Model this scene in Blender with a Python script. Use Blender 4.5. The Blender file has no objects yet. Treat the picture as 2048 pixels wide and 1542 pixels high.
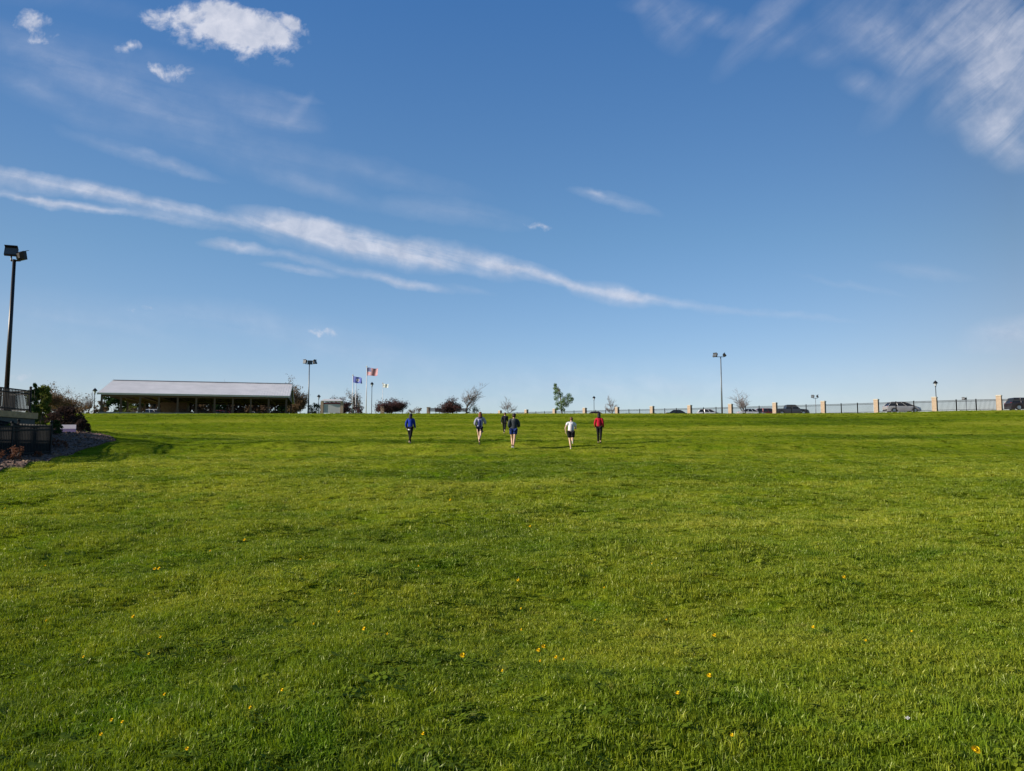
import bpy, bmesh, math, random
import numpy as np
from mathutils import Vector, Matrix
R = math.radians
S = bpy.context.scene
C = S.collection
random.seed(7)
rng = np.random.default_rng(11)

# ---------------------------------------------------------------- camera
FPX = 1547.0                     # focal length in photo pixels (2048 wide)
PITCH = R(5.2)
CAMZ = 1.6
cam_d = bpy.data.cameras.new('camera')
cam_d.sensor_width = 36.0
cam_d.lens = 36.0 * FPX / 2048.0
cam_d.clip_start = 0.1
cam_d.clip_end = 9000.0
cam = bpy.data.objects.new('camera', cam_d)
C.objects.link(cam)
cam.location = (0, 0, CAMZ)
cam.rotation_euler = (R(90) + PITCH, 0, 0)
S.camera = cam
S.render.resolution_x, S.render.resolution_y = 1024, 771

# ---------------------------------------------------------------- light
SUN_EL = R(20.5)
SUN_AZ = R(12.0)                 # sun stands to the left, a little behind the camera
to_sun = Vector((-math.cos(SUN_AZ) * math.cos(SUN_EL), -math.sin(SUN_AZ) * math.cos(SUN_EL), math.sin(SUN_EL)))
sd = bpy.data.lights.new('sun', 'SUN')
sd.energy = 5.0
sd.angle = R(0.53)
sd.color = (1.0, 0.90, 0.76)
sun = bpy.data.objects.new('sun', sd)
C.objects.link(sun)
sun.rotation_euler = (-to_sun).to_track_quat('-Z', 'Y').to_euler()
S.view_settings.view_transform = 'Standard'
S.view_settings.look = 'None'
S.view_settings.gamma = 1.0
S.view_settings.use_curve_mapping = False
S.view_settings.exposure = 0.60


def ray(px, py):
    """direction (x/y, z/y) of a photo pixel, camera at the origin looking along +Y"""
    x = (px - 1024.0) / FPX
    y = (771.0 - py) / FPX
    c, s = math.cos(PITCH), math.sin(PITCH)
    f = c - y * s
    return x / f, (s + y * c) / f


# ---------------------------------------------------------------- sky
W_ = bpy.data.worlds.new('World')
S.world = W_
W_.use_nodes = True
nt = W_.node_tree
nt.nodes.clear()


class NB:
    """small node-building helper"""
    def __init__(s, nt): s.nt = nt
    def n(s, t, **k):
        o = s.nt.nodes.new(t)
        for a, b in k.items(): setattr(o, a, b)
        return o
    def plug(s, sock, v):
        if hasattr(v, 'is_output') or isinstance(v, bpy.types.NodeSocket): s.nt.links.new(v, sock)
        else: sock.default_value = v
    def m(s, op, a, b=0.0, c=None, clamp=False):
        o = s.n('ShaderNodeMath', operation=op); o.use_clamp = clamp
        s.plug(o.inputs[0], a); s.plug(o.inputs[1], b)
        if c is not None: s.plug(o.inputs[2], c)
        return o.outputs[0]
    def noise(s, vec, scale, detail=3.0, rough=0.55, dist=0.0, out=0):
        o = s.n('ShaderNodeTexNoise')
        if vec is not None: s.nt.links.new(vec, o.inputs['Vector'])
        o.inputs['Scale'].default_value = scale; o.inputs['Detail'].default_value = detail
        o.inputs['Roughness'].default_value = rough; o.inputs['Distortion'].default_value = dist
        return o.outputs[out]
    def ramp(s, fac, pts, interp='LINEAR'):
        o = s.n('ShaderNodeValToRGB'); o.color_ramp.interpolation = interp
        e = o.color_ramp.elements
        while len(e) < len(pts): e.new(0.5)
        for i, (p, c) in enumerate(pts):
            e[i].position = p
            e[i].color = (c, c, c, 1) if isinstance(c, (int, float)) else (*c, 1)
        s.nt.links.new(fac, o.inputs[0]); return o.outputs[0]
    def mixc(s, f, a, b, mode='MIX'):
        o = s.n('ShaderNodeMix', data_type='RGBA', blend_type=mode)
        s.plug(o.inputs[0], f)
        for k, v in ((6, a), (7, b)):
            if isinstance(v, tuple): o.inputs[k].default_value = (*v, 1) if len(v) == 3 else v
            else: s.nt.links.new(v, o.inputs[k])
        return o.outputs[2]
    def mapping(s, vec, loc=(0, 0, 0), rot=(0, 0, 0), scale=(1, 1, 1), t='TEXTURE'):
        o = s.n('ShaderNodeMapping', vector_type=t)
        s.nt.links.new(vec, o.inputs[0])
        o.inputs[1].default_value = loc; o.inputs[2].default_value = rot; o.inputs[3].default_value = scale
        return o.outputs[0]


w = NB(nt)
tc = w.n('ShaderNodeTexCoord').outputs['Generated']
sky = w.n('ShaderNodeTexSky', sky_type='NISHITA')
sky.sun_disc = False
sky.sun_elevation = SUN_EL
sky.sun_rotation = math.atan2(to_sun.x, to_sun.y)
sky.altitude = 200; sky.air_density = 1.0; sky.dust_density = 0.35; sky.ozone_density = 2.0
sep = w.n('ShaderNodeSeparateXYZ'); nt.links.new(tc, sep.inputs[0])
yy = w.m('MAXIMUM', sep.outputs[1], 0.05)
ax = w.m('DIVIDE', sep.outputs[0], yy)
ay = w.m('DIVIDE', sep.outputs[2], yy)
comb = w.n('ShaderNodeCombineXYZ'); nt.links.new(ax, comb.inputs[0]); nt.links.new(ay, comb.inputs[1])
P0 = comb.outputs[0]


def warp(vec, scale, amt, detail=3.0):
    n = w.noise(vec, scale, detail, 0.6, out=1)
    sub = w.n('ShaderNodeVectorMath', operation='SUBTRACT'); nt.links.new(n, sub.inputs[0]); sub.inputs[1].default_value = (.5, .5, .5)
    sc = w.n('ShaderNodeVectorMath', operation='SCALE'); nt.links.new(sub.outputs[0], sc.inputs[0]); sc.inputs['Scale'].default_value = amt
    ad = w.n('ShaderNodeVectorMath', operation='ADD'); nt.links.new(vec, ad.inputs[0]); nt.links.new(sc.outputs[0], ad.inputs[1])
    return ad.outputs[0]


def blob(vec, px, py, rx, ry, ang, amp):
    a, b = ray(px, py)
    mp = w.mapping(vec, (a, b, 0), (0, 0, R(-ang)), (rx / FPX, ry / FPX, 1))
    g = w.n('ShaderNodeTexGradient', gradient_type='SPHERICAL'); nt.links.new(mp, g.inputs[0])
    return w.m('MULTIPLY', g.outputs[1], amp)


def blobs(vec, L):
    acc = None
    for b in L:
        v = blob(vec, *b)
        acc = v if acc is None else w.m('ADD', acc, v)
    return w.m('MINIMUM', acc, 1.6)


# puffy clouds (centre x, centre y, half width, half height, tilt down to the right, weight)
puff = [(430, 52, 120, 78, 4, 1.5), (500, 72, 130, 70, 8, 1.4), (425, 8, 50, 40, 0, .8), (540, 62, 60, 40, 0, .5),
        (330, 35, 70, 34, 8, .75), (582, 44, 46, 16, 38, 1.15), (600, 62, 26, 14, 50, .6), (490, 95, 60, 40, 0, .6),
        (62, 50, 66, 26, 4, 1.0), (72, 85, 62, 22, -6, .8), (265, 98, 36, 20, -10, .9),
        (345, 143, 62, 22, 14, .5), (312, 132, 26, 14, 20, .35), (168, 150, 26, 12, 0, .4), (645, 673, 46, 14, 4, .85), (250, 620, 40, 12, 5, .42), (293, 624, 20, 10, 0, .35),
        (35, 752, 40, 16, 10, .5), (1082, 453, 50, 12, 8, .5)]
vp = warp(warp(P0, 9.0, 0.05, 3.0), 34.0, 0.020, 3.0)
mp_ = blobs(vp, puff)
nz = w.noise(P0, 22.0, 6.0, 0.62, 0.3)
nzf = w.noise(P0, 70.0, 5.0, 0.65, 0.5)
dp = w.m('ADD', mp_, w.m('ADD', w.m('MULTIPLY', w.m('SUBTRACT', nz, .5), 2.9), w.m('MULTIPLY', w.m('SUBTRACT', nzf, .5), 1.0)))
puffd = w.m('MULTIPLY', w.ramp(dp, [(.16, 0.0), (.50, .26), (.85, .70), (1.15 / 1.15, .86)], 'LINEAR'), w.m('MINIMUM', w.m('MULTIPLY', mp_, 4.0), 1.0))
# long streaks of thin cloud running down to the right
streak = [(-40, 348, 330, 30, 9, .85), (230, 390, 330, 22, 12, .72), (470, 438, 250, 18, 12, .5), (600, 462, 170, 42, 17, .9), (160, 380, 240, 22, 9, .3),
          (660, 470, 220, 34, 17, .7), (740, 492, 200, 42, 14, 1.2), (900, 514, 210, 36, 11, 1.1), (1030, 535, 140, 22, 15, .9), (1120, 560, 120, 12, 17, .6), (1215, 587, 110, 24, 14, .6), (1260, 600, 80, 20, 4, .35),
          (1330, 604, 190, 14, 8, .36), (1540, 628, 200, 10, 6, .26),
          (30, 390, 150, 10, 9, .6), (130, 411, 120, 13, 9, .8), (210, 420, 80, 10, 8, .5), (330, 434, 180, 12, 10, .5),
          (475, 492, 90, 16, 8, .85), (600, 515, 120, 12, 14, .4), (600, 541, 90, 11, 10, .6), (750, 555, 170, 14, 12, .45), (820, 570, 100, 13, 10, .6), (930, 580, 70, 10, 8, .2),
          (350, 330, 120, 15, 17, .42), (240, 300, 160, 20, 20, .28), (70, 170, 120, 26, 24, .22), (160, 230, 260, 30, 24, .15),
          (330, 240, 520, 60, 22, .24), (130, 120, 300, 40, 24, .2), (720, 335, 300, 34, 14, .2), (530, 205, 150, 44, 16, .22), (560, 240, 110, 22, 8, .22), (600, 215, 50, 16, -50, .2), (300, 160, 420, 80, 18, .2), (600, 195, 60, 12, 10, .25),
          (900, 425, 190, 32, 9, .3), (1230, 400, 110, 17, 15, .55), (1190, 386, 26, 8, 15, .4), (620, 375, 150, 24, 18, .2),
          (1850, 545, 120, 20, 6, .2), (1700, 572, 130, 9, 12, .2), (2030, 668, 130, 46, -8, .55), (1250, 770, 300, 26, 2, .22), (700, 700, 260, 44, 8, .22), (500, 640, 300, 40, 8, .16), (1040, 800, 1700, 90, 0, .30), (150, 640, 500, 70, 4, .16)]
vs_ = warp(warp(P0, 7.0, 0.016, 2.0), 30.0, .014, 3.0)
ms = blobs(vs_, streak)
rs = w.mapping(P0, (0, 0, 0), (0, 0, R(-13)), (.22, .030, 1))
ns = w.noise(rs, 1.0, 5.0, 0.62, 0.6)
ns2 = w.noise(P0, 26.0, 4.0, 0.6)
nn = w.m('ADD', w.m('MULTIPLY', ns, .75), w.m('MULTIPLY', ns2, .3))
ds = w.m('MULTIPLY', ms, w.ramp(nn, [(.34, .30), (.66, 1.2)]), None, False)
streakd = w.ramp(ds, [(.0, 0.0), (.45, .27), (1.0, .72)])
# feathery cirrus, upper right
cir = [(1960, 60, 360, 180, 40, .62), (2030, 180, 200, 190, 60, .62), (1985, 262, 70, 80, 55, .75), (2030, 300, 60, 70, 60, .5), (1870, 90, 260, 60, -50, .5),
       (1730, 60, 130, 80, 35, .45), (1790, 100, 90, 60, 30, .4), (1715, 170, 60, 40, 20, .42), (1960, 180, 160, 60, -40, .5),
       (1540, 40, 180, 40, -45, .42), (1430, 30, 100, 40, 20, .38), (1330, 20, 110, 70, 60, .42), (1650, 110, 60, 40, 0, .2), (1580, 80, 90, 40, -20, .25), (2050, 60, 160, 110, 0, .55),
       (1280, 5, 60, 20, 0, .2), (150, 10, 200, 30, 5, .12)]
vc = warp(P0, 5.0, 0.05, 3.0)
mc = blobs(vc, cir)
rc = w.mapping(warp(P0, 4.0, .05, 2.0), (0, 0, 0), (0, 0, R(42)), (.20, .028, 1))
nc = w.noise(rc, 1.0, 5.0, 0.6, 0.5)
nc2 = w.noise(P0, 14.0, 5.0, 0.62)
nn2 = w.m('ADD', w.m('MULTIPLY', nc, .62), w.m('MULTIPLY', nc2, .42))
dc = w.m('MULTIPLY', mc, w.ramp(nn2, [(.36, .12), (.70, 1.3)]))
cird = w.ramp(dc, [(.0, 0.0), (.5, .28), (1.0, .54)])
front = w.m('GREATER_THAN', sep.outputs[1], 0.06)
dens = w.m('MULTIPLY', w.m('MAXIMUM', w.m('MAXIMUM', puffd, streakd), cird), front)
CLOUDV = 5.6
shade = w.ramp(w.noise(P0, 30.0, 5.0, .6, .4), [(.35, 0.0), (.68, 1.0)])
ccol = w.mixc(w.m('MULTIPLY', shade, .9), (CLOUDV * .97, CLOUDV * .98, CLOUDV * 1.08, 1), (CLOUDV * .60, CLOUDV * .66, CLOUDV * .82, 1))
elev = w.ramp(w.m('MULTIPLY', ay, 1.55, None, True), [(0.0, (.86, .88, 1.06)), (.16, (.84, .89, 1.06)), (.45, (.70, .91, 1.06)), (.95, (.50, .86, 1.20))])
side_ = w.ramp(w.m('MULTIPLY', w.m('MULTIPLY', w.m('MULTIPLY', ax, ax), 1.2), w.m('ADD', 1.0, w.m('MULTIPLY', w.m('GREATER_THAN', ax, 0.0), .9)), None, True), [(0.0, 1.0), (1.0, (.87, .72, .66))])
tint = w.mixc(1.0, w.mixc(1.0, sky.outputs[0], elev, 'MULTIPLY'), side_, 'MULTIPLY')
SKY_TINT = tint
col = w.mixc(dens, tint, ccol)
bg = w.n('ShaderNodeBackground'); nt.links.new(col, bg.inputs[0]); bg.inputs[1].default_value = 0.095
wo = w.n('ShaderNodeOutputWorld'); nt.links.new(bg.outputs[0], wo.inputs[0])
W_.cycles.sampling_method = 'MANUAL'
W_.cycles.sample_map_resolution = 512

# ---------------------------------------------------------------- helpers
def tag(o, label=None, cat=None, group=None, kind=None):
    if label: o['label'] = label
    if cat: o['category'] = cat
    if group: o['group'] = group
    if kind: o['kind'] = kind
    return o


def thing(name, label, cat, loc=(0, 0, 0), rotz=0.0, group=None):
    o = bpy.data.objects.new(name, None)
    o.empty_display_size = 0.3
    C.objects.link(o)
    o.location = loc
    o.rotation_euler = (0, 0, rotz)
    return tag(o, label, cat, group)


class MB:
    """collects faces and links them as ONE mesh object"""
    def __init__(s): s.v = []; s.f = []; s.mi = []; s.cur = 0
    def add(s, vs, fs):
        b = len(s.v); s.v.extend([tuple(p) for p in vs])
        for f in fs: s.f.append([b + i for i in f]); s.mi.append(s.cur)
    def box(s, c, d, rz=0.0, rx=0.0, ry=0.0):
        M = Matrix.Translation(c) @ Matrix.Rotation(rz, 4, 'Z') @ Matrix.Rotation(ry, 4, 'Y') @ Matrix.Rotation(rx, 4, 'X')
        vs = [M @ Vector((x * d[0] / 2, y * d[1] / 2, z * d[2] / 2)) for x in (-1, 1) for y in (-1, 1) for z in (-1, 1)]
        s.add(vs, [(0, 1, 3, 2), (4, 6, 7, 5), (0, 4, 5, 1), (2, 3, 7, 6), (0, 2, 6, 4), (1, 5, 7, 3)])
    def tube(s, pts, rad, n=8, cap=True):
        pts = [Vector(p) for p in pts]
        if not hasattr(rad, '__len__'): rad = [rad] * len(pts)
        vs = []; fs = []
        up = None
        for i, p in enumerate(pts):
            t = (pts[min(i + 1, len(pts) - 1)] - pts[max(i - 1, 0)])
            if t.length < 1e-9: t = Vector((0, 0, 1))
            t.normalize()
            if up is None: up = t.orthogonal().normalized()
            a = (up - t * up.dot(t))
            a = a.normalized() if a.length > 1e-6 else t.orthogonal().normalized()
            up = a
            b = t.cross(a)
            for k in range(n):
                q = 2 * math.pi * k / n
                vs.append(p + (a * math.cos(q) + b * math.sin(q)) * rad[i])
        for i in range(len(pts) - 1):
            for k in range(n):
                k2 = (k + 1) % n
                fs.append((i * n + k, i * n + k2, (i + 1) * n + k2, (i + 1) * n + k))
        if cap:
            fs.append(tuple(reversed(range(n)))); fs.append(tuple((len(pts) - 1) * n + k for k in range(n)))
        s.add(vs, fs)
    def lathe(s, c, prof, n=12):
        vs = []; fs = []
        for r, z in prof:
            for k in range(n):
                q = 2 * math.pi * k / n
                vs.append((c[0] + r * math.cos(q), c[1] + r * math.sin(q), c[2] + z))
        for i in range(len(prof) - 1):
            for k in range(n):
                k2 = (k + 1) % n
                fs.append((i * n + k, i * n + k2, (i + 1) * n + k2, (i + 1) * n + k))
        s.add(vs, fs)
    def loft(s, rings, cap=True, closed=True):
        n = len(rings[0]); vs = [p for r in rings for p in r]; fs = []
        for i in range(len(rings) - 1):
            for k in range(n if closed else n - 1):
                k2 = (k + 1) % n
                fs.append((i * n + k, i * n + k2, (i + 1) * n + k2, (i + 1) * n + k))
        if cap:
            fs.append(tuple(reversed(range(n)))); fs.append(tuple((len(rings) - 1) * n + k for k in range(n)))
        s.add(vs, fs)
    def ball(s, c, r, n=10, m=7, sc=(1, 1, 1)):
        rings = []
        for i in range(1, m):
            a = math.pi * i / m
            rings.append([(c[0] + r * sc[0] * math.sin(a) * math.cos(2 * math.pi * k / n), c[1] + r * sc[1] * math.sin(a) * math.sin(2 * math.pi * k / n), c[2] - r * sc[2] * math.cos(a)) for k in range(n)])
        s.loft(rings)
    def prism(s, poly, z0, z1):
        n = len(poly)
        s.add([(x, y, z0) for x, y in poly] + [(x, y, z1) for x, y in poly],
              [tuple(reversed(range(n))), tuple(range(n, 2 * n))] + [(k, (k + 1) % n, (k + 1) % n + n, k + n) for k in range(n)])
    def build(s, name, mat, parent=None, smooth=False, world=False, recalc=True):
        me = bpy.data.meshes.new(name)
        vs = s.v
        if world and parent is not None:
            M = (Matrix.Translation(parent.location) @ Matrix.Rotation(parent.rotation_euler.z, 4, 'Z')).inverted()
            vs = [tuple(M @ Vector(p)) for p in vs]
        me.from_pydata(vs, [], s.f)
        for m in (mat if isinstance(mat, (list, tuple)) else [mat]): me.materials.append(m)
        if any(s.mi): me.polygons.foreach_set('material_index', s.mi)
        if recalc:
            bm = bmesh.new(); bm.from_mesh(me); bmesh.ops.recalc_face_normals(bm, faces=bm.faces); bm.to_mesh(me); bm.free()
        if smooth: me.polygons.foreach_set('use_smooth', [True] * len(me.polygons))
        me.update()
        o = bpy.data.objects.new(name, me)
        C.objects.link(o)
        if parent is not None: o.parent = parent
        return o


def copy_tree(o, parent=None):
    c = o.copy(); C.objects.link(c)
    if parent is not None: c.parent = parent
    for ch in list(o.children): copy_tree(ch, c)
    return c


# ---------------------------------------------------------------- materials
MATS = {}
def mat(name, col, rough=.7, metal=0.0, noise=None, bump=None, spec=.5, coat=0.0, var=.25, stretch=None):
    if name in MATS: return MATS[name]
    m = bpy.data.materials.new(name); m.use_nodes = True
    b = NB(m.node_tree); bs = m.node_tree.nodes['Principled BSDF']
    bs.inputs['Roughness'].default_value = rough; bs.inputs['Metallic'].default_value = metal
    bs.inputs['Specular IOR Level'].default_value = spec
    bs.inputs['Coat Weight'].default_value = coat
    t = b.n('ShaderNodeTexCoord').outputs['Object']
    if stretch: t = b.mapping(t, scale=stretch, t='POINT')
    f = b.noise(t, noise or 6.0, 5.0, .6)
    lo = tuple(c * (1 - var) for c in col); hi = tuple(min(1, c * (1 + var)) for c in col)
    m.node_tree.links.new(b.ramp(f, [(.3, lo), (.7, hi)]), bs.inputs['Base Color'])
    if bump:
        bp = b.n('ShaderNodeBump'); bp.inputs['Strength'].default_value = bump; bp.inputs['Distance'].default_value = .02
        m.node_tree.links.new(b.noise(t, (noise or 6.0) * 5, 4.0, .6), bp.inputs['Height'])
        m.node_tree.links.new(bp.outputs[0], bs.inputs['Normal'])
    MATS[name] = m
    return m


def leafmat(name, col, trans=.35, var=.4):
    m = bpy.data.materials.new(name); m.use_nodes = True
    n = m.node_tree; n.nodes.clear(); b = NB(n)
    g = b.n('ShaderNodeNewGeometry')
    f = b.noise(g.outputs['Position'], 1.3, 4.0, .6)
    f2 = b.noise(g.outputs['Position'], 9.0, 2.0, .6)
    f = b.m('ADD', b.m('MULTIPLY', f, .6), b.m('MULTIPLY', f2, .4))
    lo = tuple(c * (1 - var) for c in col); hi = tuple(c * (1 + var) for c in col)
    c = b.ramp(f, [(.35, lo), (.65, hi)])
    d = b.n('ShaderNodeBsdfDiffuse'); t = b.n('ShaderNodeBsdfTranslucent')
    n.links.new(c, d.inputs[0]); n.links.new(c, t.inputs[0])
    mx = b.n('ShaderNodeMixShader'); mx.inputs[0].default_value = trans
    n.links.new(d.outputs[0], mx.inputs[1]); n.links.new(t.outputs[0], mx.inputs[2])
    o = b.n('ShaderNodeOutputMaterial'); n.links.new(mx.outputs[0], o.inputs[0])
    return m


# ---------------------------------------------------------------- terrain
KY = np.array([-60, -10, 0, 8, 20, 30, 38, 41, 44, 52, 64, 80, 92, 101, 119, 135, 168, 240, 400, 8000.])
KZ = np.array([-2.5, -.45, 0, .28, .80, 1.24, 1.60, 1.86, 2.32, 2.76, 3.5, 5.15, 6.38, 7.08, 7.95, 8.42, 9.4, 10.4, 11, 12.])
def _slopes(x, y):
    h = np.diff(x); d = np.diff(y) / h
    m = np.zeros_like(x); m[0] = d[0]; m[-1] = d[-1]
    for i in range(1, len(x) - 1):
        if d[i - 1] * d[i] <= 0: m[i] = 0
        else:
            w1 = 2 * h[i] + h[i - 1]; w2 = h[i] + 2 * h[i - 1]
            m[i] = (w1 + w2) / (w1 / d[i - 1] + w2 / d[i])
    return m
KM = _slopes(KY, KZ)
_ph = [(rng.uniform(0, 6.28), rng.uniform(0, 6.28)) for _ in range(12)]
def gz(X, Y, fine=True):
    X = np.asarray(X, float); Y = np.asarray(Y, float)
    i = np.clip(np.searchsorted(KY, Y) - 1, 0, len(KY) - 2)
    h = KY[i + 1] - KY[i]; t = np.clip((Y - KY[i]) / h, 0, 1)
    z = KZ[i] * (2 * t**3 - 3 * t**2 + 1) + KM[i] * h * (t**3 - 2 * t**2 + t) + KZ[i + 1] * (3 * t**2 - 2 * t**3) + KM[i + 1] * h * (t**3 - t**2)
    # the lawn lifts a little towards the right-hand crest and towards the planted bed on the left
    z = z + .52 / (1 + np.exp(-(X - 56) / 5.0)) * np.exp(-((Y - 103) / 22.0)**2)
    z = z + .75 * np.exp(-((X + 32) / 9.0)**2 - ((Y - 46) / 9.0)**2)
    if fine:
        a = np.exp(-(np.maximum(Y, 0) / 75.0)**4)
        z = z + a * (.085 * np.sin(.55 * X + .9 * Y + _ph[0][0]) * np.sin(.31 * Y - .22 * X + _ph[0][1])
                     + .055 * np.sin(1.1 * Y - .45 * X + _ph[1][0]) + .030 * np.sin(1.5 * X + .6 * Y + _ph[1][1] + .8 * np.sin(.5 * Y))
                     + .022 * np.sin(2.9 * Y + .9 * X + 1.4 * np.sin(.9 * X)) + .018 * np.sin(3.7 * X - 1.3 * Y + 1.2 * np.sin(1.1 * Y)))
        z = z - .10 * a * np.exp(-((Y - 17 - .05 * X) / 2.3)**2)
    return z
def g1(x, y): return float(gz(x, y))
def at(px, py, Y):
    a, b = ray(px, py)
    return Vector((a * Y, Y, CAMZ + b * Y))
def onlawn(px, py):
    a, b = ray(px, py)
    ys = np.arange(2.0, 140.0, .02)
    d = CAMZ + b * ys - gz(a * ys, ys)
    k = np.argmax(d < 0)
    Y = float(ys[k]); return Vector((a * Y, Y, g1(a * Y, Y)))
def px_x(px, Y): return ray(px, 860)[0] * Y


def axis(parts):
    out = [parts[0][0]]
    for a, b, st in parts:
        out += list(np.linspace(a, b, max(1, int(round((b - a) / st))) + 1)[1:])
    return np.array(out)
ys = axis([(-60, -6, 6), (-6, 2, .8), (2, 30, .22), (30, 70, .5), (70, 130, 1.0), (130, 260, 5), (260, 1000, 70), (1000, 8000, 1000)])
xh = axis([(0, 22, .28), (22, 50, .8), (50, 120, 2.5), (120, 400, 25), (400, 6000, 700)])
xs = np.concatenate([-xh[::-1][:-1], xh])
GX, GY = np.meshgrid(xs, ys)
GZ = gz(GX, GY)
nx, ny = len(xs), len(ys)
me = bpy.data.meshes.new('lawn')
vv = np.stack([GX, GY, GZ], -1).reshape(-1, 3)
idx = np.arange(nx * ny).reshape(ny, nx)
fa = np.stack([idx[:-1, :-1], idx[:-1, 1:], idx[1:, 1:], idx[1:, :-1]], -1).reshape(-1, 4)
me.vertices.add(len(vv)); me.vertices.foreach_set('co', vv.astype(np.float32).ravel())
me.loops.add(fa.size); me.loops.foreach_set('vertex_index', fa.ravel().astype(np.int32))
me.polygons.add(len(fa)); me.polygons.foreach_set('loop_start', (np.arange(len(fa)) * 4).astype(np.int32))
me.polygons.foreach_set('use_smooth', np.ones(len(fa), bool))
me.update(); me.validate()
lawn = bpy.data.objects.new('lawn', me); C.objects.link(lawn)
tag(lawn, 'wide green grass hillside rising to a level crest', 'lawn', kind='structure')


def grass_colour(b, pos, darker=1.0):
    """patchy lawn colour from world position: yellowish, mid and deep green, some thatch; bands and patches also carry painted slope light and shade"""
    band = b.mapping(pos, scale=(.022, .10, .05), rot=(0, 0, R(8)), t='POINT')  # broad mowing tone bands, also slope light and shade put into the colour
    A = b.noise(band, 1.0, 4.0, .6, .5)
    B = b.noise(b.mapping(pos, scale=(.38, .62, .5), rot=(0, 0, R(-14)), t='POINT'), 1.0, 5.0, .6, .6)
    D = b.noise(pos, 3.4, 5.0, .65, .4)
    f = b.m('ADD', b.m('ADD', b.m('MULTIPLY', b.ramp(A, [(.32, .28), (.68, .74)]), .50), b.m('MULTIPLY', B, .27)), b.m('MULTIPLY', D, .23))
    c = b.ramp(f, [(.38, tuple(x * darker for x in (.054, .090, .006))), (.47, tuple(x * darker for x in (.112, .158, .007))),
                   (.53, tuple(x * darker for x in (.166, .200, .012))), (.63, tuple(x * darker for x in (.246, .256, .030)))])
    lush = b.ramp(b.noise(pos, .75, 4.0, .6, .8), [(.56, 0.0), (.68, .42)])
    c = b.mixc(lush, c, tuple(x * darker for x in (.060, .150, .004)))
    dead = b.ramp(b.noise(pos, 2.3, 5.0, .7, .6), [(.62, 0.0), (.72, .55)])
    c = b.mixc(dead, c, tuple(x * darker for x in (.18, .165, .05)))
    return c, f


gm = bpy.data.materials.new('lawn_ground'); gm.use_nodes = True
n = gm.node_tree; n.nodes.clear(); b = NB(n)
pos = b.n('ShaderNodeNewGeometry').outputs['Position']
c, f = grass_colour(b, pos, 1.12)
thatch = b.ramp(b.noise(pos, 1.7, 5.0, .65, .4), [(.60, 0.0), (.72, .5)])
c = b.mixc(thatch, c, (.13, .11, .05))
fineN = b.noise(pos, 14.0, 5.0, .7)
c = b.mixc(1.0, c, b.ramp(fineN, [(.3, (.72, .72, .72)), (.7, (1.25, 1.25, 1.2))]), 'MULTIPLY')
d = b.n('ShaderNodeBsdfDiffuse'); n.links.new(c, d.inputs[0])
d2 = b.n('ShaderNodeBsdfTranslucent'); n.links.new(c, d2.inputs[0])
bp = b.n('ShaderNodeBump'); bp.inputs['Strength'].default_value = .85; bp.inputs['Distance'].default_value = .10
hh = b.m('ADD', b.m('MULTIPLY', b.noise(pos, 9.0, 6.0, .7), .6), b.m('MULTIPLY', b.noise(pos, 1.6, 4.0, .6), 1.6))
n.links.new(hh, bp.inputs['Height']); n.links.new(bp.outputs[0], d.inputs['Normal'])
o = b.n('ShaderNodeOutputMaterial'); n.links.new(d.outputs[0], o.inputs[0])
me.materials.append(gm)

# grass blades -------------------------------------------------------------
bmat = bpy.data.materials.new('grass_blade'); bmat.use_nodes = True
n = bmat.node_tree; n.nodes.clear(); b = NB(n)
pos = b.n('ShaderNodeNewGeometry').outputs['Position']
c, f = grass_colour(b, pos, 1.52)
rnd = b.n('ShaderNodeObjectInfo').outputs['Random']
pi = b.n('ShaderNodeNewGeometry').outputs['Random Per Island']
c = b.mixc(1.0, c, b.ramp(rnd, [(0, (.8, .86, .8)), (.6, (1.0, 1.0, 1.0)), (1, (1.22, 1.1, 1.15))]), 'MULTIPLY')
c = b.mixc(1.0, c, b.ramp(pi, [(0, (.65, .72, .6)), (.7, (1.05, 1.05, 1.0)), (.93, (1.2, 1.15, 1.2)), (1, (1.6, 1.4, 1.8))]), 'MULTIPLY')
d = b.n('ShaderNodeBsdfDiffuse'); n.links.new(c, d.inputs[0])
t = b.n('ShaderNodeBsdfTranslucent'); n.links.new(b.mixc(1.0, c, (1.15, 1.1, .6), 'MULTIPLY'), t.inputs[0])
mx = b.n('ShaderNodeMixShader'); mx.inputs[0].default_value = .38
n.links.new(d.outputs[0], mx.inputs[1]); n.links.new(t.outputs[0], mx.inputs[2])
gl = b.n('ShaderNodeBsdfGlossy'); gl.inputs['Roughness'].default_value = .45; gl.inputs[0].default_value = (.9, .9, .6, 1)
mx2 = b.n('ShaderNodeMixShader'); mx2.inputs[0].default_value = .035
n.links.new(mx.outputs[0], mx2.inputs[1]); n.links.new(gl.outputs[0], mx2.inputs[2])
o = b.n('ShaderNodeOutputMaterial'); n.links.new(mx2.outputs[0], o.inputs[0])

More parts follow.
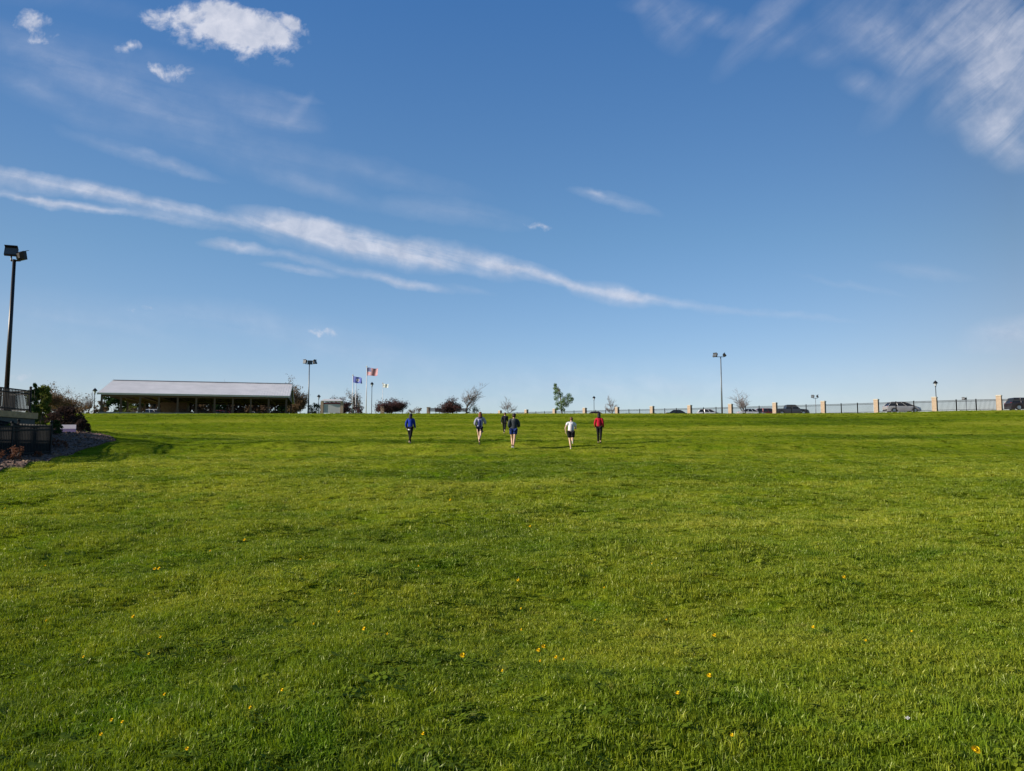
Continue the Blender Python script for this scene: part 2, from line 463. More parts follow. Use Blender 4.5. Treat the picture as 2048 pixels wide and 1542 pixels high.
protos = bpy.data.collections.new('grass_tufts')
def tuft(i, nb, rad, hmin, hmax, wd, flat=0.0, clover=False):
    m = MB(); r = random.Random(100 + i)
    for k in range(nb):
        a = r.uniform(0, 6.283); q = rad * math.sqrt(r.random()); x, y = q * math.cos(a), q * math.sin(a)
        h = r.uniform(hmin, hmax); yaw = r.uniform(0, 6.283); lean = r.uniform(.15, .85 + flat); la = r.uniform(0, 6.283)
        lx, ly = math.cos(la) * lean * h, math.sin(la) * lean * h
        ww = wd * r.uniform(.6, 1.2); cx, cy = math.cos(yaw) * ww / 2, math.sin(yaw) * ww / 2
        p0 = (x, y, -.02); p1 = (x + lx * .3, y + ly * .3, h * .6); p2 = (x + lx, y + ly, h * (1 - .25 * lean))
        if clover:
            s = r.uniform(.008, .014); z = h * .5
            m.add([(x - s, y - s, z), (x + s, y - s, z + s * .4), (x + s, y + s, z + s * .2), (x - s, y + s, z - s * .2)], [(0, 1, 2, 3)])
        else:
            m.add([(p0[0] - cx, p0[1] - cy, p0[2]), (p0[0] + cx, p0[1] + cy, p0[2]), (p1[0] + cx, p1[1] + cy, p1[2]), (p1[0] - cx, p1[1] - cy, p1[2]), p2],
                  [(0, 1, 2, 3), (3, 2, 4)])
    mesh = bpy.data.meshes.new('tuft'); mesh.from_pydata(m.v, [], m.f); mesh.materials.append(bmat)
    o = bpy.data.objects.new('tuft_%02d' % i, mesh); protos.objects.link(o)
for i in range(5): tuft(i, 38, .075, .018, .050, .0042)
for i in range(5, 7): tuft(i, 32, .06, .03, .078, .005, .15)
tuft(7, 34, .09, .02, .05, .004, .2, True)
NT = 8


def in_poly(x, y, poly):
    r = np.zeros(x.shape, bool); j = len(poly) - 1
    for i in range(len(poly)):
        xi, yi = poly[i]; xj, yj = poly[j]
        c = ((yi > y) != (yj > y)) & (x < (xj - xi) * (y - yi) / (yj - yi + 1e-12) + xi)
        r ^= c; j = i
    return r
BED = [tuple(onlawn(px, py)[:2]) for px, py in [(-60, 955), (0, 943), (45, 938), (100, 921), (150, 906), (200, 890), (232, 882), (222, 874), (190, 868), (165, 864)]] + [(-34, 52), (-46, 48), (-60, 30), (-40, 20)]
GRASS_Q = 1.0
def scatter():
    XS = []; YS = []; SC = []
    y = 3.4
    while y < 104:
        dy = max(.25, y * .04)
        dens = min(400.0, 400.0 * (6.5 / y)**1.75) * GRASS_Q
        hw = .80 * y + 1.2
        k = int(dens * 2 * hw * dy)
        XS.append(rng.uniform(-hw, hw, k)); YS.append(rng.uniform(y, y + dy, k)); SC.append(np.full(k, max(1.0, (y / 7.0)**.47)))
        y += dy
    return np.concatenate(XS), np.concatenate(YS), np.concatenate(SC)
X, Y, SCL = scatter()
keep = ~in_poly(X, Y, BED)
X, Y, SCL = X[keep], Y[keep], SCL[keep]
Z = gz(X, Y)
# clumpiness: where the patches thicken, taller tufts; bare spots stay short
pn = np.sin(2.1 * X + 1.3 * Y + 2 * np.sin(.8 * Y)) * np.sin(1.7 * Y - .9 * X + 1.5 * np.sin(1.3 * X)) + .6 * np.sin(5.3 * X + 4.1 * Y) * np.sin(4.7 * Y - 3.9 * X)
hsc = np.clip(.85 + .40 * pn + rng.normal(0, .12, len(X)), .35, 1.6)
print('tufts', len(X))
pm = bpy.data.meshes.new('lawn_grass')
pm.vertices.add(len(X)); pm.vertices.foreach_set('co', np.stack([X, Y, Z], -1).astype(np.float32).ravel())
def attr(nm, ty, data, key='value'):
    a = pm.attributes.new(nm, ty, 'POINT'); a.data.foreach_set(key, data)
attr('rot', 'FLOAT_VECTOR', np.stack([rng.normal(0, .12, len(X)), rng.normal(0, .12, len(X)), rng.uniform(0, 6.283, len(X))], -1).astype(np.float32).ravel(), 'vector')
attr('scl', 'FLOAT_VECTOR', np.stack([SCL, SCL, hsc * SCL**.12 * (1 - .5 * np.clip((Y - 26) / 16, 0, 1))], -1).astype(np.float32).ravel(), 'vector')
kinds = rng.choice(NT, len(X), p=[.155] * 5 + [.075, .075, .075])
attr('kindno', 'INT', kinds.astype(np.int32))
go = bpy.data.objects.new('lawn_grass', pm); C.objects.link(go)
tag(go, 'short green grass blades covering the whole hillside', 'grass', kind='stuff')
ng = bpy.data.node_groups.new('scatter_grass', 'GeometryNodeTree')
ng.interface.new_socket('Geometry', in_out='INPUT', socket_type='NodeSocketGeometry')
ng.interface.new_socket('Geometry', in_out='OUTPUT', socket_type='NodeSocketGeometry')
gi = ng.nodes.new('NodeGroupInput'); gout = ng.nodes.new('NodeGroupOutput')
m2p = ng.nodes.new('GeometryNodeMeshToPoints')
iop = ng.nodes.new('GeometryNodeInstanceOnPoints'); ci = ng.nodes.new('GeometryNodeCollectionInfo')
ci.inputs['Collection'].default_value = protos; ci.inputs['Separate Children'].default_value = True; ci.inputs['Reset Children'].default_value = True
def nattr(nm, ty):
    a = ng.nodes.new('GeometryNodeInputNamedAttribute'); a.data_type = ty; a.inputs['Name'].default_value = nm; return a.outputs['Attribute']
L = ng.links.new
L(gi.outputs[0], m2p.inputs[0]); L(m2p.outputs[0], iop.inputs['Points']); L(ci.outputs[0], iop.inputs['Instance'])
iop.inputs['Pick Instance'].default_value = True
L(nattr('kindno', 'INT'), iop.inputs['Instance Index'])
L(nattr('rot', 'FLOAT_VECTOR'), iop.inputs['Rotation']); L(nattr('scl', 'FLOAT_VECTOR'), iop.inputs['Scale'])
L(iop.outputs[0], gout.inputs[0])
md = go.modifiers.new('scatter', 'NODES'); md.node_group = ng

# ================================================================ setting pieces
M_ASPH = mat('asphalt', (.05, .05, .052), .9, noise=3, bump=.3)
M_MULCH = mat('mulch', (.135, .075, .050), .95, noise=7, bump=1.0, var=.7)
M_COPE = mat('tan_coping', (.42, .28, .14), .9, noise=4, bump=.4)
M_CONC = mat('concrete', (.42, .38, .32), .85, noise=4, bump=.3)
M_BLOCK = mat('retaining_block', (.085, .085, .075), .9, noise=5, bump=.6)
M_IRON = mat('black_iron', (.012, .013, .015), .6, noise=20, spec=.2)
M_STEELPOLE = mat('grey_steel', (.16, .18, .20), .5, .4, noise=8)
M_BRONZE = mat('dark_bronze_pole', (.020, .018, .018), .4, .3, noise=8)
M_GLASS = mat('window_glass', (.015, .018, .022), .06, noise=2, spec=.8)
M_RUBBER = mat('rubber', (.02, .02, .02), .85, noise=20)
M_CHROME = mat('bright_metal', (.6, .6, .62), .25, .9, noise=9, var=.1)
M_WHITE = mat('white_paint', (.74, .73, .70), .45, noise=3, var=.08)
M_LAMPGLASS = mat('frosted_lamp_glass', (.07, .08, .09), .25, noise=4, var=.1)


def brick_material():
    m = bpy.data.materials.new('tan_brick'); m.use_nodes = True
    b = NB(m.node_tree); bs = m.node_tree.nodes['Principled BSDF']; bs.inputs['Roughness'].default_value = .9
    t = b.n('ShaderNodeTexCoord').outputs['Object']
    sp = b.n('ShaderNodeSeparateXYZ'); m.node_tree.links.new(t, sp.inputs[0])
    cm = b.n('ShaderNodeCombineXYZ'); m.node_tree.links.new(b.m('ADD', sp.outputs[0], sp.outputs[1]), cm.inputs[0]); m.node_tree.links.new(sp.outputs[2], cm.inputs[1])
    br = b.n('ShaderNodeTexBrick'); m.node_tree.links.new(cm.outputs[0], br.inputs[0])
    br.inputs['Scale'].default_value = 1.0; br.inputs['Brick Width'].default_value = .22; br.inputs['Row Height'].default_value = .075; br.inputs['Mortar Size'].default_value = .008
    br.inputs['Color1'].default_value = (.40, .29, .20, 1); br.inputs['Color2'].default_value = (.31, .21, .14, 1); br.inputs['Mortar'].default_value = (.38, .33, .27, 1)
    m.node_tree.links.new(br.outputs[0], bs.inputs['Base Color']); return m
M_BRICK = brick_material()


def drape(name, mat_, poly, lift, step, label, cat, thick=.25, kind='structure'):
    """a sheet laid over the lawn, following it, with turned-down edges"""
    xs_ = [p[0] for p in poly]; ys_ = [p[1] for p in poly]
    bm = bmesh.new()
    vs = [bm.verts.new((x, y, 0)) for x, y in poly]
    bm.faces.new(vs)
    x = math.floor(min(xs_) / step) * step
    while x < max(xs_):
        bmesh.ops.bisect_plane(bm, geom=bm.verts[:] + bm.edges[:] + bm.faces[:], plane_co=(x, 0, 0), plane_no=(1, 0, 0)); x += step
    y = math.floor(min(ys_) / step) * step
    while y < max(ys_):
        bmesh.ops.bisect_plane(bm, geom=bm.verts[:] + bm.edges[:] + bm.faces[:], plane_co=(0, y, 0), plane_no=(0, 1, 0)); y += step
    for v in bm.verts: v.co.z = g1(v.co.x, v.co.y) + lift
    be = [e for e in bm.edges if e.is_boundary]
    r = bmesh.ops.extrude_edge_only(bm, edges=be)
    for e in r['geom']:
        if isinstance(e, bmesh.types.BMVert): e.co.z -= thick
    bmesh.ops.recalc_face_normals(bm, faces=bm.faces)
    me = bpy.data.meshes.new(name); bm.to_mesh(me); bm.free(); me.materials.append(mat_)
    o = bpy.data.objects.new(name, me); C.objects.link(o)
    return tag(o, label, cat, kind=kind)


drape('mulch_bed', M_MULCH, BED, .05, .5, 'brown mulch planting bed with a curved edge at the left of the lawn', 'planting bed')

def chips():
    m = MB(); q = random.Random(9); n = 0
    P = np.array([p[:2] for p in BED[:10]] + [(-27, 40), (-24, 27)])
    while n < 5200:
        x = q.uniform(-27, -13); y = q.uniform(24, 50)
        if not in_poly(np.array([x]), np.array([y]), BED)[0]: continue
        n += 1; s_ = q.uniform(.03, .11); m.cur = q.choice((0, 0, 1, 1, 2))
        m.box((x, y, g1(x, y) + .05 + s_ * .15), (s_, s_ * q.uniform(.3, .7), s_ * q.uniform(.25, .6)), q.uniform(0, 3.1), q.uniform(-.5, .5), q.uniform(-.5, .5))
    o = m.build('mulch_chips', [mat('chip_brown', (.16, .09, .055), .9), mat('chip_dark', (.06, .04, .03), .9), mat('chip_tan', (.22, .14, .09), .9)], recalc=False)
    tag(o, 'loose brown and tan wood chips spread over the planting bed', 'mulch', kind='stuff')
chips()
# pillar line: one brick pillar every 7.8 m, receding from the right-hand edge of the lawn to the middle of the crest
def pil(i):
    return (168 * (-.0155 + .0335 * i), 168 * (1 - .0323 * i))
lot = [pil(-6), pil(0), pil(13.5)]
o1 = [(x + 1.6, y + 1.8) for x, y in lot]
drape('parking_lot', M_ASPH, [(-130, 178), (-70, 150), (-20, 172)] + o1 + [(110, 98), (140, 135), (90, 200), (0, 240), (-130, 240)], .004 + .03, 6.0, 'asphalt car park behind the brick pillars', 'car park')

# ---------------------------------------------------------------- brick pillars and the picket fence between them
dirv = Vector((pil(1)[0] - pil(0)[0], pil(1)[1] - pil(0)[1], 0)).normalized()
rzp = math.atan2(dirv.y, dirv.x)
mb = MB(); mb.box((0, 0, .93), (.60, .60, 1.96)); cap = MB(); cap.box((0, 0, 1.95), (.70, .70, .09)); cap.box((0, 0, 2.02), (.56, .56, .06))
first = None
fi = 0
PLAB = ['Small tan brick pillar at the far end of the row, behind the man in black',
        'Tan brick pillar second from the far end, right of the woman in the dark cap',
        'Tan brick pillar just left of the small green leafy tree', 'Tan brick pillar at the left end of the dark red car roof',
        'Tan brick pillar beside the thin bare sapling, right of the red-shirted person', 'Tan brick pillar left of the low dark green car, right of a car-free gap',
        'Tan brick pillar between the dark green car roof and the white hatchback', 'Tan brick pillar below the left side of the spreading bare tree',
        'Tan brick pillar at the tail of the grey pickup', 'Tan brick pillar right of the grey pickup and the small twin-head lamp',
        'Tan brick pillar just behind the tail of the silver minivan', 'Tan brick pillar beside the black lantern post, right of the minivan',
        'Tallest tan brick pillar, near the right edge beside the dark car']
for i in range(13):
    x, y = pil(i)
    if first is None:
        first = thing('brick_pillar', PLAB[i], 'pillar', (x, y, g1(x, y)), rzp, 'brick pillars along the crest')
        mb.build('shaft', M_BRICK, first); cap.build('capstone', M_CONC, first)
        o = first
    else:
        o = copy_tree(first); o.location = (x, y, g1(x, y)); o['label'] = PLAB[i]


def fence_panel(m, a, b, zb, zt, step=.15, th=.030, rails=((.0, 1), (.16, 1)), low=.12):
    """pickets and rails between two ground points a and b (with z)"""
    a = Vector(a); b = Vector(b); d = b - a; n = max(2, int(round(d.length / step)))
    for k in range(n):
        p = a + d * ((k + .5) / n)
        m.tube([(p.x, p.y, p.z + zb), (p.x, p.y, p.z + zt)], th * .7, 4)
    for h in (zt - .03, zt - .2, zb + .08):
        m.tube([(a.x, a.y, a.z + h), (b.x, b.y, b.z + h)], th * 1.15, 4)


SECL = ['behind the walker in black', 'left of the small green leafy tree', 'right of the small green leafy tree',
        'crossing the dark red car roof', 'right of the thin bare sapling', 'before the dark green car roof',
        'before the white hatchback and tall floodlight pole', 'before the white sedan', 'before the grey pickup',
        'with no car behind, right of the pickup', 'before the silver minivan', 'empty behind, right of the lantern post']
def fence_sec(A, B, label, group, npan=3, zt=1.55):
    t = thing('picket_fence', label, 'fence', (A[0], A[1], g1(*A)), 0, group)
    for k in range(npan):
        p = [A[0] + (B[0] - A[0]) * k / npan, A[1] + (B[1] - A[1]) * k / npan]; q = [A[0] + (B[0] - A[0]) * (k + 1) / npan, A[1] + (B[1] - A[1]) * (k + 1) / npan]
        m = MB(); fence_panel(m, (*p, g1(*p)), (*q, g1(*q)), .08, zt - .05); m.build('picket_panel', M_IRON, t, world=True)
        if k:
            m = MB(); m.box((p[0], p[1], g1(*p) + zt / 2), (.10, .10, zt)); m.box((p[0], p[1], g1(*p) + zt + .02), (.13, .13, .05)); m.build('post', M_IRON, t, world=True)
    return t
for i in range(12):
    a = pil(i); b = pil(i + 1); dx = dirv * .31
    fence_sec((a[0] + dx.x, a[1] + dx.y), (b[0] - dx.x, b[1] - dx.y), 'black picket fence section ' + SECL[i], 'picket fence sections between the brick pillars')
a = pil(12); b = pil(13); fence_sec((a[0] + dirv.x * .31, a[1] + dirv.y * .31), (b[0], b[1]), 'black iron picket fence section in front of the dark car at the right edge', 'picket fence sections between the brick pillars')

# ---------------------------------------------------------------- terrace, its wall and fences at the left
TZ = 3.92
tw = thing('retaining_wall', 'grey block retaining wall with a pale concrete coping at the left edge', 'wall', (-26.3, 42, g1(-26.3, 42)))
m = MB(); m.prism([(-26.15, 42.4), (-41, 47.5), (-60, 40), (-60, 16), (-27.6, 24)], .2, TZ - .30); m.build('wall_body', M_BLOCK, tw, world=True)
m = MB(); m.prism([(-26.05, 42.5), (-41, 47.7), (-60.2, 40), (-60.2, 15.8), (-27.5, 23.9)], TZ - .30, TZ + .02); m.build('coping', M_COPE, tw, world=True)


def straight_fence(name, label, pts, z, h, step, sp=2.4, th=.03):
    t = thing(name, label, 'fence', (*pts[0], z(*pts[0])))
    for (a, b) in zip(pts[:-1], pts[1:]):
        d = math.hypot(b[0] - a[0], b[1] - a[1]); n = max(1, round(d / sp))
        for k in range(n):
            p = [a[j] + (b[j] - a[j]) * k / n for j in (0, 1)]; q = [a[j] + (b[j] - a[j]) * (k + 1) / n for j in (0, 1)]
            m = MB(); fence_panel(m, (*p, z(*p)), (*q, z(*q)), .08, h - .08, step, th); m.build('picket_panel', M_IRON, t, world=True)
            m = MB(); m.box((*p, z(*p) + h / 2), (.09, .09, h + .05)); m.ball((*p, z(*p) + h + .08), .075, 8, 6); m.build('post', M_IRON, t, world=True)
    p = pts[-1]; m = MB(); m.box((*p, z(*p) + h / 2), (.09, .09, h + .05)); m.ball((*p, z(*p) + h + .08), .075, 8, 6); m.build('post', M_IRON, t, world=True)
    return t
straight_fence('terrace_fence', 'black iron picket fence with ball-topped posts standing on the terrace', [(-27.2, 30.0), (-26.32, 42.15), (-33, 44.6)], lambda x, y: TZ + .02, 1.30, .11, th=.036)
straight_fence('lower_fence', 'dark iron picket fence along the planting bed below the terrace', [(-22.7, 26.5), (-22.02, 37.0), (-26.1, 38.5)], lambda x, y: g1(x, y) + .04, 1.5, .10, th=.04)

# ---------------------------------------------------------------- lamps and light poles
def pole_mb(x, y, z0, z1, r0, r1, n=10, base=True):
    m = MB(); m.tube([(x, y, z0 - .1), (x, y, z1)], [r0, r1], n)
    return m
def floodhead(m, g, c, yaw, tilt, w=.62, h=.46, d=.30, gi=1):
    """box floodlight with a lens face, visor and yoke"""
    M = Matrix.Translation(c) @ Matrix.Rotation(yaw, 4, 'Z') @ Matrix.Rotation(tilt, 4, 'X')
    def T(p): return M @ Vector(p)
    front = [(-w / 2, -d / 2, -h / 2), (w / 2, -d / 2, -h / 2), (w / 2, -d / 2, h / 2), (-w / 2, -d / 2, h / 2)]
    mid = [(x, 0, z) for x, _, z in front]
    back = [(x * .55, d / 2, z * .55) for x, _, z in front]
    m.loft([[T(p) for p in front], [T(p) for p in mid], [T(p) for p in back]])
    m.add([T(p) for p in [(-w / 2, -d / 2, h / 2), (w / 2, -d / 2, h / 2), (w / 2, -d / 2 - .16, h / 2 + .02), (-w / 2, -d / 2 - .16, h / 2 + .02),
                          (-w / 2, -d / 2, h / 2 + .02), (w / 2, -d / 2, h / 2 + .02), (w / 2, -d / 2 - .16, h / 2 + .04), (-w / 2, -d / 2 - .16, h / 2 + .04)]],
          [(0, 1, 2, 3), (4, 5, 6, 7), (0, 1, 5, 4), (2, 3, 7, 6), (0, 3, 7, 4), (1, 2, 6, 5)])
    g.add([T((x * .88, y - .005, z * .85)) for x, y, z in front], [(0, 1, 2, 3)])
def flood_pole(px, ptop, Y, label, heads, r0, r1, z0=None, mt=None, group=None, sc=1.0, arm=1.0):
    mt = mt or M_BRONZE
    X = ray(px, 800)[0] * Y; z0 = g1(X, Y) if z0 is None else z0
    zt = at(px, ptop, Y).z
    t = thing('floodlight_pole', label, 'light pole', (X, Y, z0), 0, group)
    m = MB(); m.tube([(0, 0, -.1), (0, 0, zt - z0)], [r0, r1], 12); m.build('pole', mt, t, smooth=True)
    m = MB(); m.lathe((0, 0, 0), [(0, .32), (r0 * 2.1, .30), (r0 * 2.4, .0)], 10); m.build('base_cover', mt, t)
    h = zt - z0
    m = MB(); xs_ = [q[0] for q in heads] + [0]
    m.tube([(min(xs_) * arm, 0, h - .06), (max(xs_) * arm, 0, h - .06)], .05, 6)
    for (dx, dz, yaw, tilt) in heads: m.tube([(dx, 0, h - .06), (dx, 0, h + dz)], .04, 6)
    m.build('crossarm', mt, t)
    for (dx, dz, yaw, tilt) in heads:
        m = MB(); g = MB(); floodhead(m, g, (dx, 0, h + dz), yaw, tilt, .62 * sc, .46 * sc, .32 * sc)
        o = m.build('floodlight', M_BRONZE, t); g.build('lens', M_LAMPGLASS, o)
    return t
flood_pole(12, 519, 41.0, 'tall black floodlight pole rising from the terrace at the left edge', [(-.17, .38, R(20), R(-18)), (.33, .20, R(150), R(-12))], .125, .085, z0=TZ)
flood_pole(617, 727, 128, 'floodlight pole with three dark heads right of the pavilion roof', [(-.66, .28, R(-40), R(-10)), (0.1, .12, R(10), R(-5)), (.85, .2, R(70), R(-25))], .13, .08, mt=M_STEELPOLE, sc=1.25)
flood_pole(1443.5, 713, 132, 'tall steel floodlight pole with two heads spread apart, behind the fence', [(-.88, .18, R(-55), R(-20)), (.62, .24, R(80), R(-35))], .15, .08, mt=M_STEELPOLE, sc=1.35)
flood_pole(1631, 796, 175, 'small distant twin-head light pole behind the fence right of the pickup', [(-.55, .3, R(-60), R(-15)), (.45, .35, R(60), R(-20))], .08, .05, mt=M_STEELPOLE, sc=1.2)
flood_pole(1932, 799, 165, 'short distant light pole with one boxy head, seen over the right fence', [(.0, .2, R(60), R(-15)), (-.5, .15, R(-60), R(-15))], .08, .05, mt=M_STEELPOLE, sc=1.0)


def lantern(px, ptop, Y, label, group='lantern posts'):
    X = ray(px, 800)[0] * Y; z0 = g1(X, Y); h = at(px, ptop, Y).z - z0
    t = thing('lantern_post', label, 'lamp post', (X, Y, z0), 0, group)
    m = MB(); m.lathe((0, 0, -.1), [(0, h * .0), (.16, .0), (.16, .25), (.09, .45), (.062, .6), (.045, h - .85), (.09, h - .82), (.09, h - .72), (0, h - .72)], 10); m.build('post', M_BRONZE, t, smooth=True)
    m = MB(); m.lathe((0, 0, h), [(.10, -.80), (.20, -.48), (.21, -.42)], 8); m.build('lamp_globe', mat('lantern_glass', (.4, .42, .44), .3, var=.1), t, smooth=True)
    m = MB(); m.lathe((0, 0, h), [(.36, -.42), (.33, -.38), (.20, -.16), (.06, -.06), (.03, .02), (0, .04)], 12); m.lathe((0, 0, h), [(0, -.42), (.36, -.42)], 12); m.build('lamp_shade', M_BRONZE, t, smooth=True)
    return t
lantern(1872.5, 761, 113, 'black lantern post standing behind the fence right of the minivan')
lantern(1188, 792, 160, 'slim grey lantern post above the dark red car roof')
lantern(189, 776, 112, 'black lantern post left of the pavilion')
lantern(637.5, 789, 140, 'small lantern post between the three-head floodlight pole and the booth')
lantern(743.5, 764, 140, 'slim lantern post just right of the flagpoles')

# ---------------------------------------------------------------- flagpoles and flags
M_ALU = mat('pale_flagpole', (.72, .70, .72), .35, noise=5, var=.05)
M_RED = mat('flag_red', (.36, .006, .015), .7, noise=5, var=.1)
M_FWH = mat('flag_white', (.36, .36, .40), .7, noise=5, var=.05)
M_NAVY = mat('flag_navy', (.02, .035, .13), .7, noise=5, var=.15)
M_BLUE = mat('flag_blue', (.02, .05, .27), .7, noise=5, var=.15)
M_GOLD = mat('gold_paint', (.5, .36, .10), .4, .5, noise=5)
def flagpole(px, ptop, Y, label, r=.05):
    X = ray(px, 800)[0] * Y; z0 = g1(X, Y); h = at(px, ptop, Y).z - z0
    t = thing('flagpole', label, 'flagpole', (X, Y, z0), 0, 'flagpoles')
    m = MB(); m.tube([(0, 0, -.1), (0, 0, h)], [r * 1.5, r * .8], 10); m.build('pole', M_ALU, t, smooth=True)
    m = MB(); m.ball((0, 0, h + .06), .09, 10, 7); m.build('finial', M_GOLD, t, smooth=True)
    m = MB(); m.tube([(r * 1.9, 0, 1.2), (r * 1.9, 0, h - .05)], .008, 4); m.build('halyard', M_ALU, t)
    return X, h + z0
def flag(X, Y, z, w, h, label, mats_, pick, droop=.18, ph=0.0, nxx=38, nyy=26):
    """flag streaming to the right from its pole: a waved cloth with thickness"""
    t = thing('flag', label, 'flag', (X, Y, z), R(-20), 'flags on the poles')
    m = MB()
    def P(u, v, s):
        wv = math.sin(u * 9.0 + ph + v * 1.2) * .10 * w * u ** .6
        return (.07 + u * w * .94, wv * .8 + s, -v * h * (1 - .12 * u) - droop * w * u ** 1.3 + .04 * h * math.sin(u * 7 + ph))
    for j in range(nyy):
        for i in range(nxx):
            m.cur = pick((i + .5) / nxx, (j + .5) / nyy)
            u0, u1, v0, v1 = i / nxx, (i + 1) / nxx, j / nyy, (j + 1) / nyy
            m.add([P(u0, v0, 0), P(u1, v0, 0), P(u1, v1, 0), P(u0, v1, 0)], [(0, 1, 2, 3)])
            m.add([P(u0, v0, .012), P(u0, v1, .012), P(u1, v1, .012), P(u1, v0, .012)], [(0, 1, 2, 3)])
    c = m.build('flag_cloth', mats_, t, recalc=False)
    m = MB(); m.tube([(.06, 0, .02), (.06, 0, -h - .02)], .018, 5); m.build('header_tape', M_FWH, t)
    return t
def us(u, v):
    if u < .42 and v < 7 / 13:
        gx, gy = u / .42 * 11, v * 13 / 7 * 9
        fx, fy = gx - math.floor(gx), gy - math.floor(gy)
        return 1 if (int(gx) + int(gy)) % 2 == 1 and .3 < fx < .75 and .3 < fy < .75 else 2
    return 0 if int(v * 13) % 2 == 0 else 1
YF = 122
X, zt = flagpole(732.5, 734, YF, 'tallest flagpole, flying the striped flag')
flag(X, YF, zt - .12, 2.1, 1.25, 'red and white striped flag with a dark blue starred corner', [M_RED, M_FWH, M_NAVY], us, .12, .5, 52, 39)
X, zt = flagpole(705, 751, YF + 1, 'flagpole nearest the booth, flying the blue flag')
def il(u, v):
    q = math.hypot((u - .5) * 1.4, v - .5)
    return 2 if q < .10 else (1 if q < .24 else 0)
flag(X, YF + 1, zt - .1, 1.75, 1.05, 'royal blue flag with a white emblem in the middle', [M_BLUE, M_FWH, M_NAVY], il, .22, 2.2)
flagpole(711.5, 766, YF + 6, 'thin shorter flagpole with no flag beside the blue flag')
X, zt = flagpole(765, 767, 150, 'distant thin flagpole flying a small pale flag', .035)
flag(X, 150, zt - .05, 1.3, .75, 'small pale faded flag on the distant flagpole', [mat('flag_pale', (.45, .47, .44), .8), mat('flag_pale_band', (.30, .36, .34), .8)], lambda u, v: 1 if .35 < v < .65 else 0, .12, 1.0, 12, 8)

# ---------------------------------------------------------------- open pavilion
M_ROOF = mat('metal_roof', (.66, .64, .64), .55, 0.0, noise=.5, var=.10)
M_FASC = mat('roof_trim', (.55, .55, .57), .5, noise=2, var=.06)
M_WOOD = mat('brown_timber', (.10, .065, .04), .8, noise=4, stretch=(8, 8, 1))
M_CEIL = mat('timber_ceiling', (.085, .06, .045), .8, noise=3)
M_SLAB = mat('slab', (.30, .29, .27), .9, noise=2)
# front-left and front-right eave corners found from the photograph's two eave heights
PL = Vector((at(195, 784, 118).x, 118, 0)); PR = Vector((at(579, 794, 124.5).x, 124.5, 0))
ZE = (at(195, 784, 118).z + at(579, 794, 124.5).z) / 2
Lp = (PR - PL).length; ang = math.atan2(PR.y - PL.y, PR.x - PL.x)
WD = 17.0; RISE = 2.75
zb = g1((PL.x + PR.x) / 2, 128) + .05
pv = thing('pavilion', 'long open-sided picnic pavilion with a low pale metal gable roof', 'pavilion', (PL.x, PL.y, zb), ang)
he = ZE - zb
def roofslope(side):
    m = MB(); y0 = 0 if side else WD; ym = WD / 2
    n = 70
    for k in range(n):                       # standing-seam pans
        x0 = Lp * k / n; x1 = Lp * (k + 1) / n
        m.add([(x0, y0, he), (x1, y0, he), (x1, ym, he + RISE), (x0, ym, he + RISE), (x0, y0, he - .12), (x1, y0, he - .12), (x1, ym, he + RISE - .12), (x0, ym, he + RISE - .12)],
              [(0, 1, 2, 3), (4, 7, 6, 5), (0, 4, 5, 1), (2, 6, 7, 3)] + ([(0, 3, 7, 4)] if k == 0 else []) + ([(1, 5, 6, 2)] if k == n - 1 else []))
        m.tube([(x0 + .02, y0, he + .004), (x0 + .02, ym, he + RISE + .004)], .010, 4)
    return m
rf = roofslope(True).build('roof', M_ROOF, pv)
r2 = roofslope(False).build('rear_roof_slope', M_ROOF, pv)
m = MB(); m.box((Lp / 2, WD / 2, he + RISE + .05), (Lp + .06, .5, .07)); m.build('ridge_cap', M_FASC, rf)
m = MB(); m.box((Lp / 2, -.03, he - .10), (Lp + .1, .05, .24)); m.build('fascia', M_FASC, rf)
m = MB(); m.box((Lp / 2, -.10, he + .0), (Lp + .1, .10, .10)); m.build('gutter', M_FASC, rf)
for xe in (0, Lp):
    m = MB()
    m.add([(xe - .05, 0, he - .25), (xe - .05, WD / 2, he + RISE - .25), (xe - .05, WD / 2, he + RISE), (xe - .05, 0, he), (xe + .05, 0, he - .25), (xe + .05, WD / 2, he + RISE - .25), (xe + .05, WD / 2, he + RISE), (xe + .05, 0, he)],
          [(0, 1, 2, 3), (4, 7, 6, 5), (0, 4, 5, 1), (3, 2, 6, 7), (1, 5, 6, 2), (0, 3, 7, 4)])
    m.add([(xe - .05, WD, he - .25), (xe - .05, WD / 2, he + RISE - .25), (xe - .05, WD / 2, he + RISE), (xe - .05, WD, he), (xe + .05, WD, he - .25), (xe + .05, WD / 2, he + RISE - .25), (xe + .05, WD / 2, he + RISE), (xe + .05, WD, he)],
          [(0, 3, 2, 1), (4, 5, 6, 7), (0, 1, 5, 4), (3, 7, 6, 2), (1, 2, 6, 5), (0, 4, 7, 3)])
    m.build('barge_board', M_WHITE, rf)
    m = MB(); xi = xe + (.35 if xe == 0 else -.35)
    m.add([(xi, .5, he - .18), (xi, WD / 2, he + RISE - .3), (xi, WD - .5, he - .18), (xi + .08, .5, he - .18), (xi + .08, WD / 2, he + RISE - .3), (xi + .08, WD - .5, he - .18)], [(0, 1, 2), (5, 4, 3), (0, 3, 4, 1), (1, 4, 5, 2), (0, 2, 5, 3)])
    m.build('gable_wall', M_WOOD, pv)
NB_ = 10
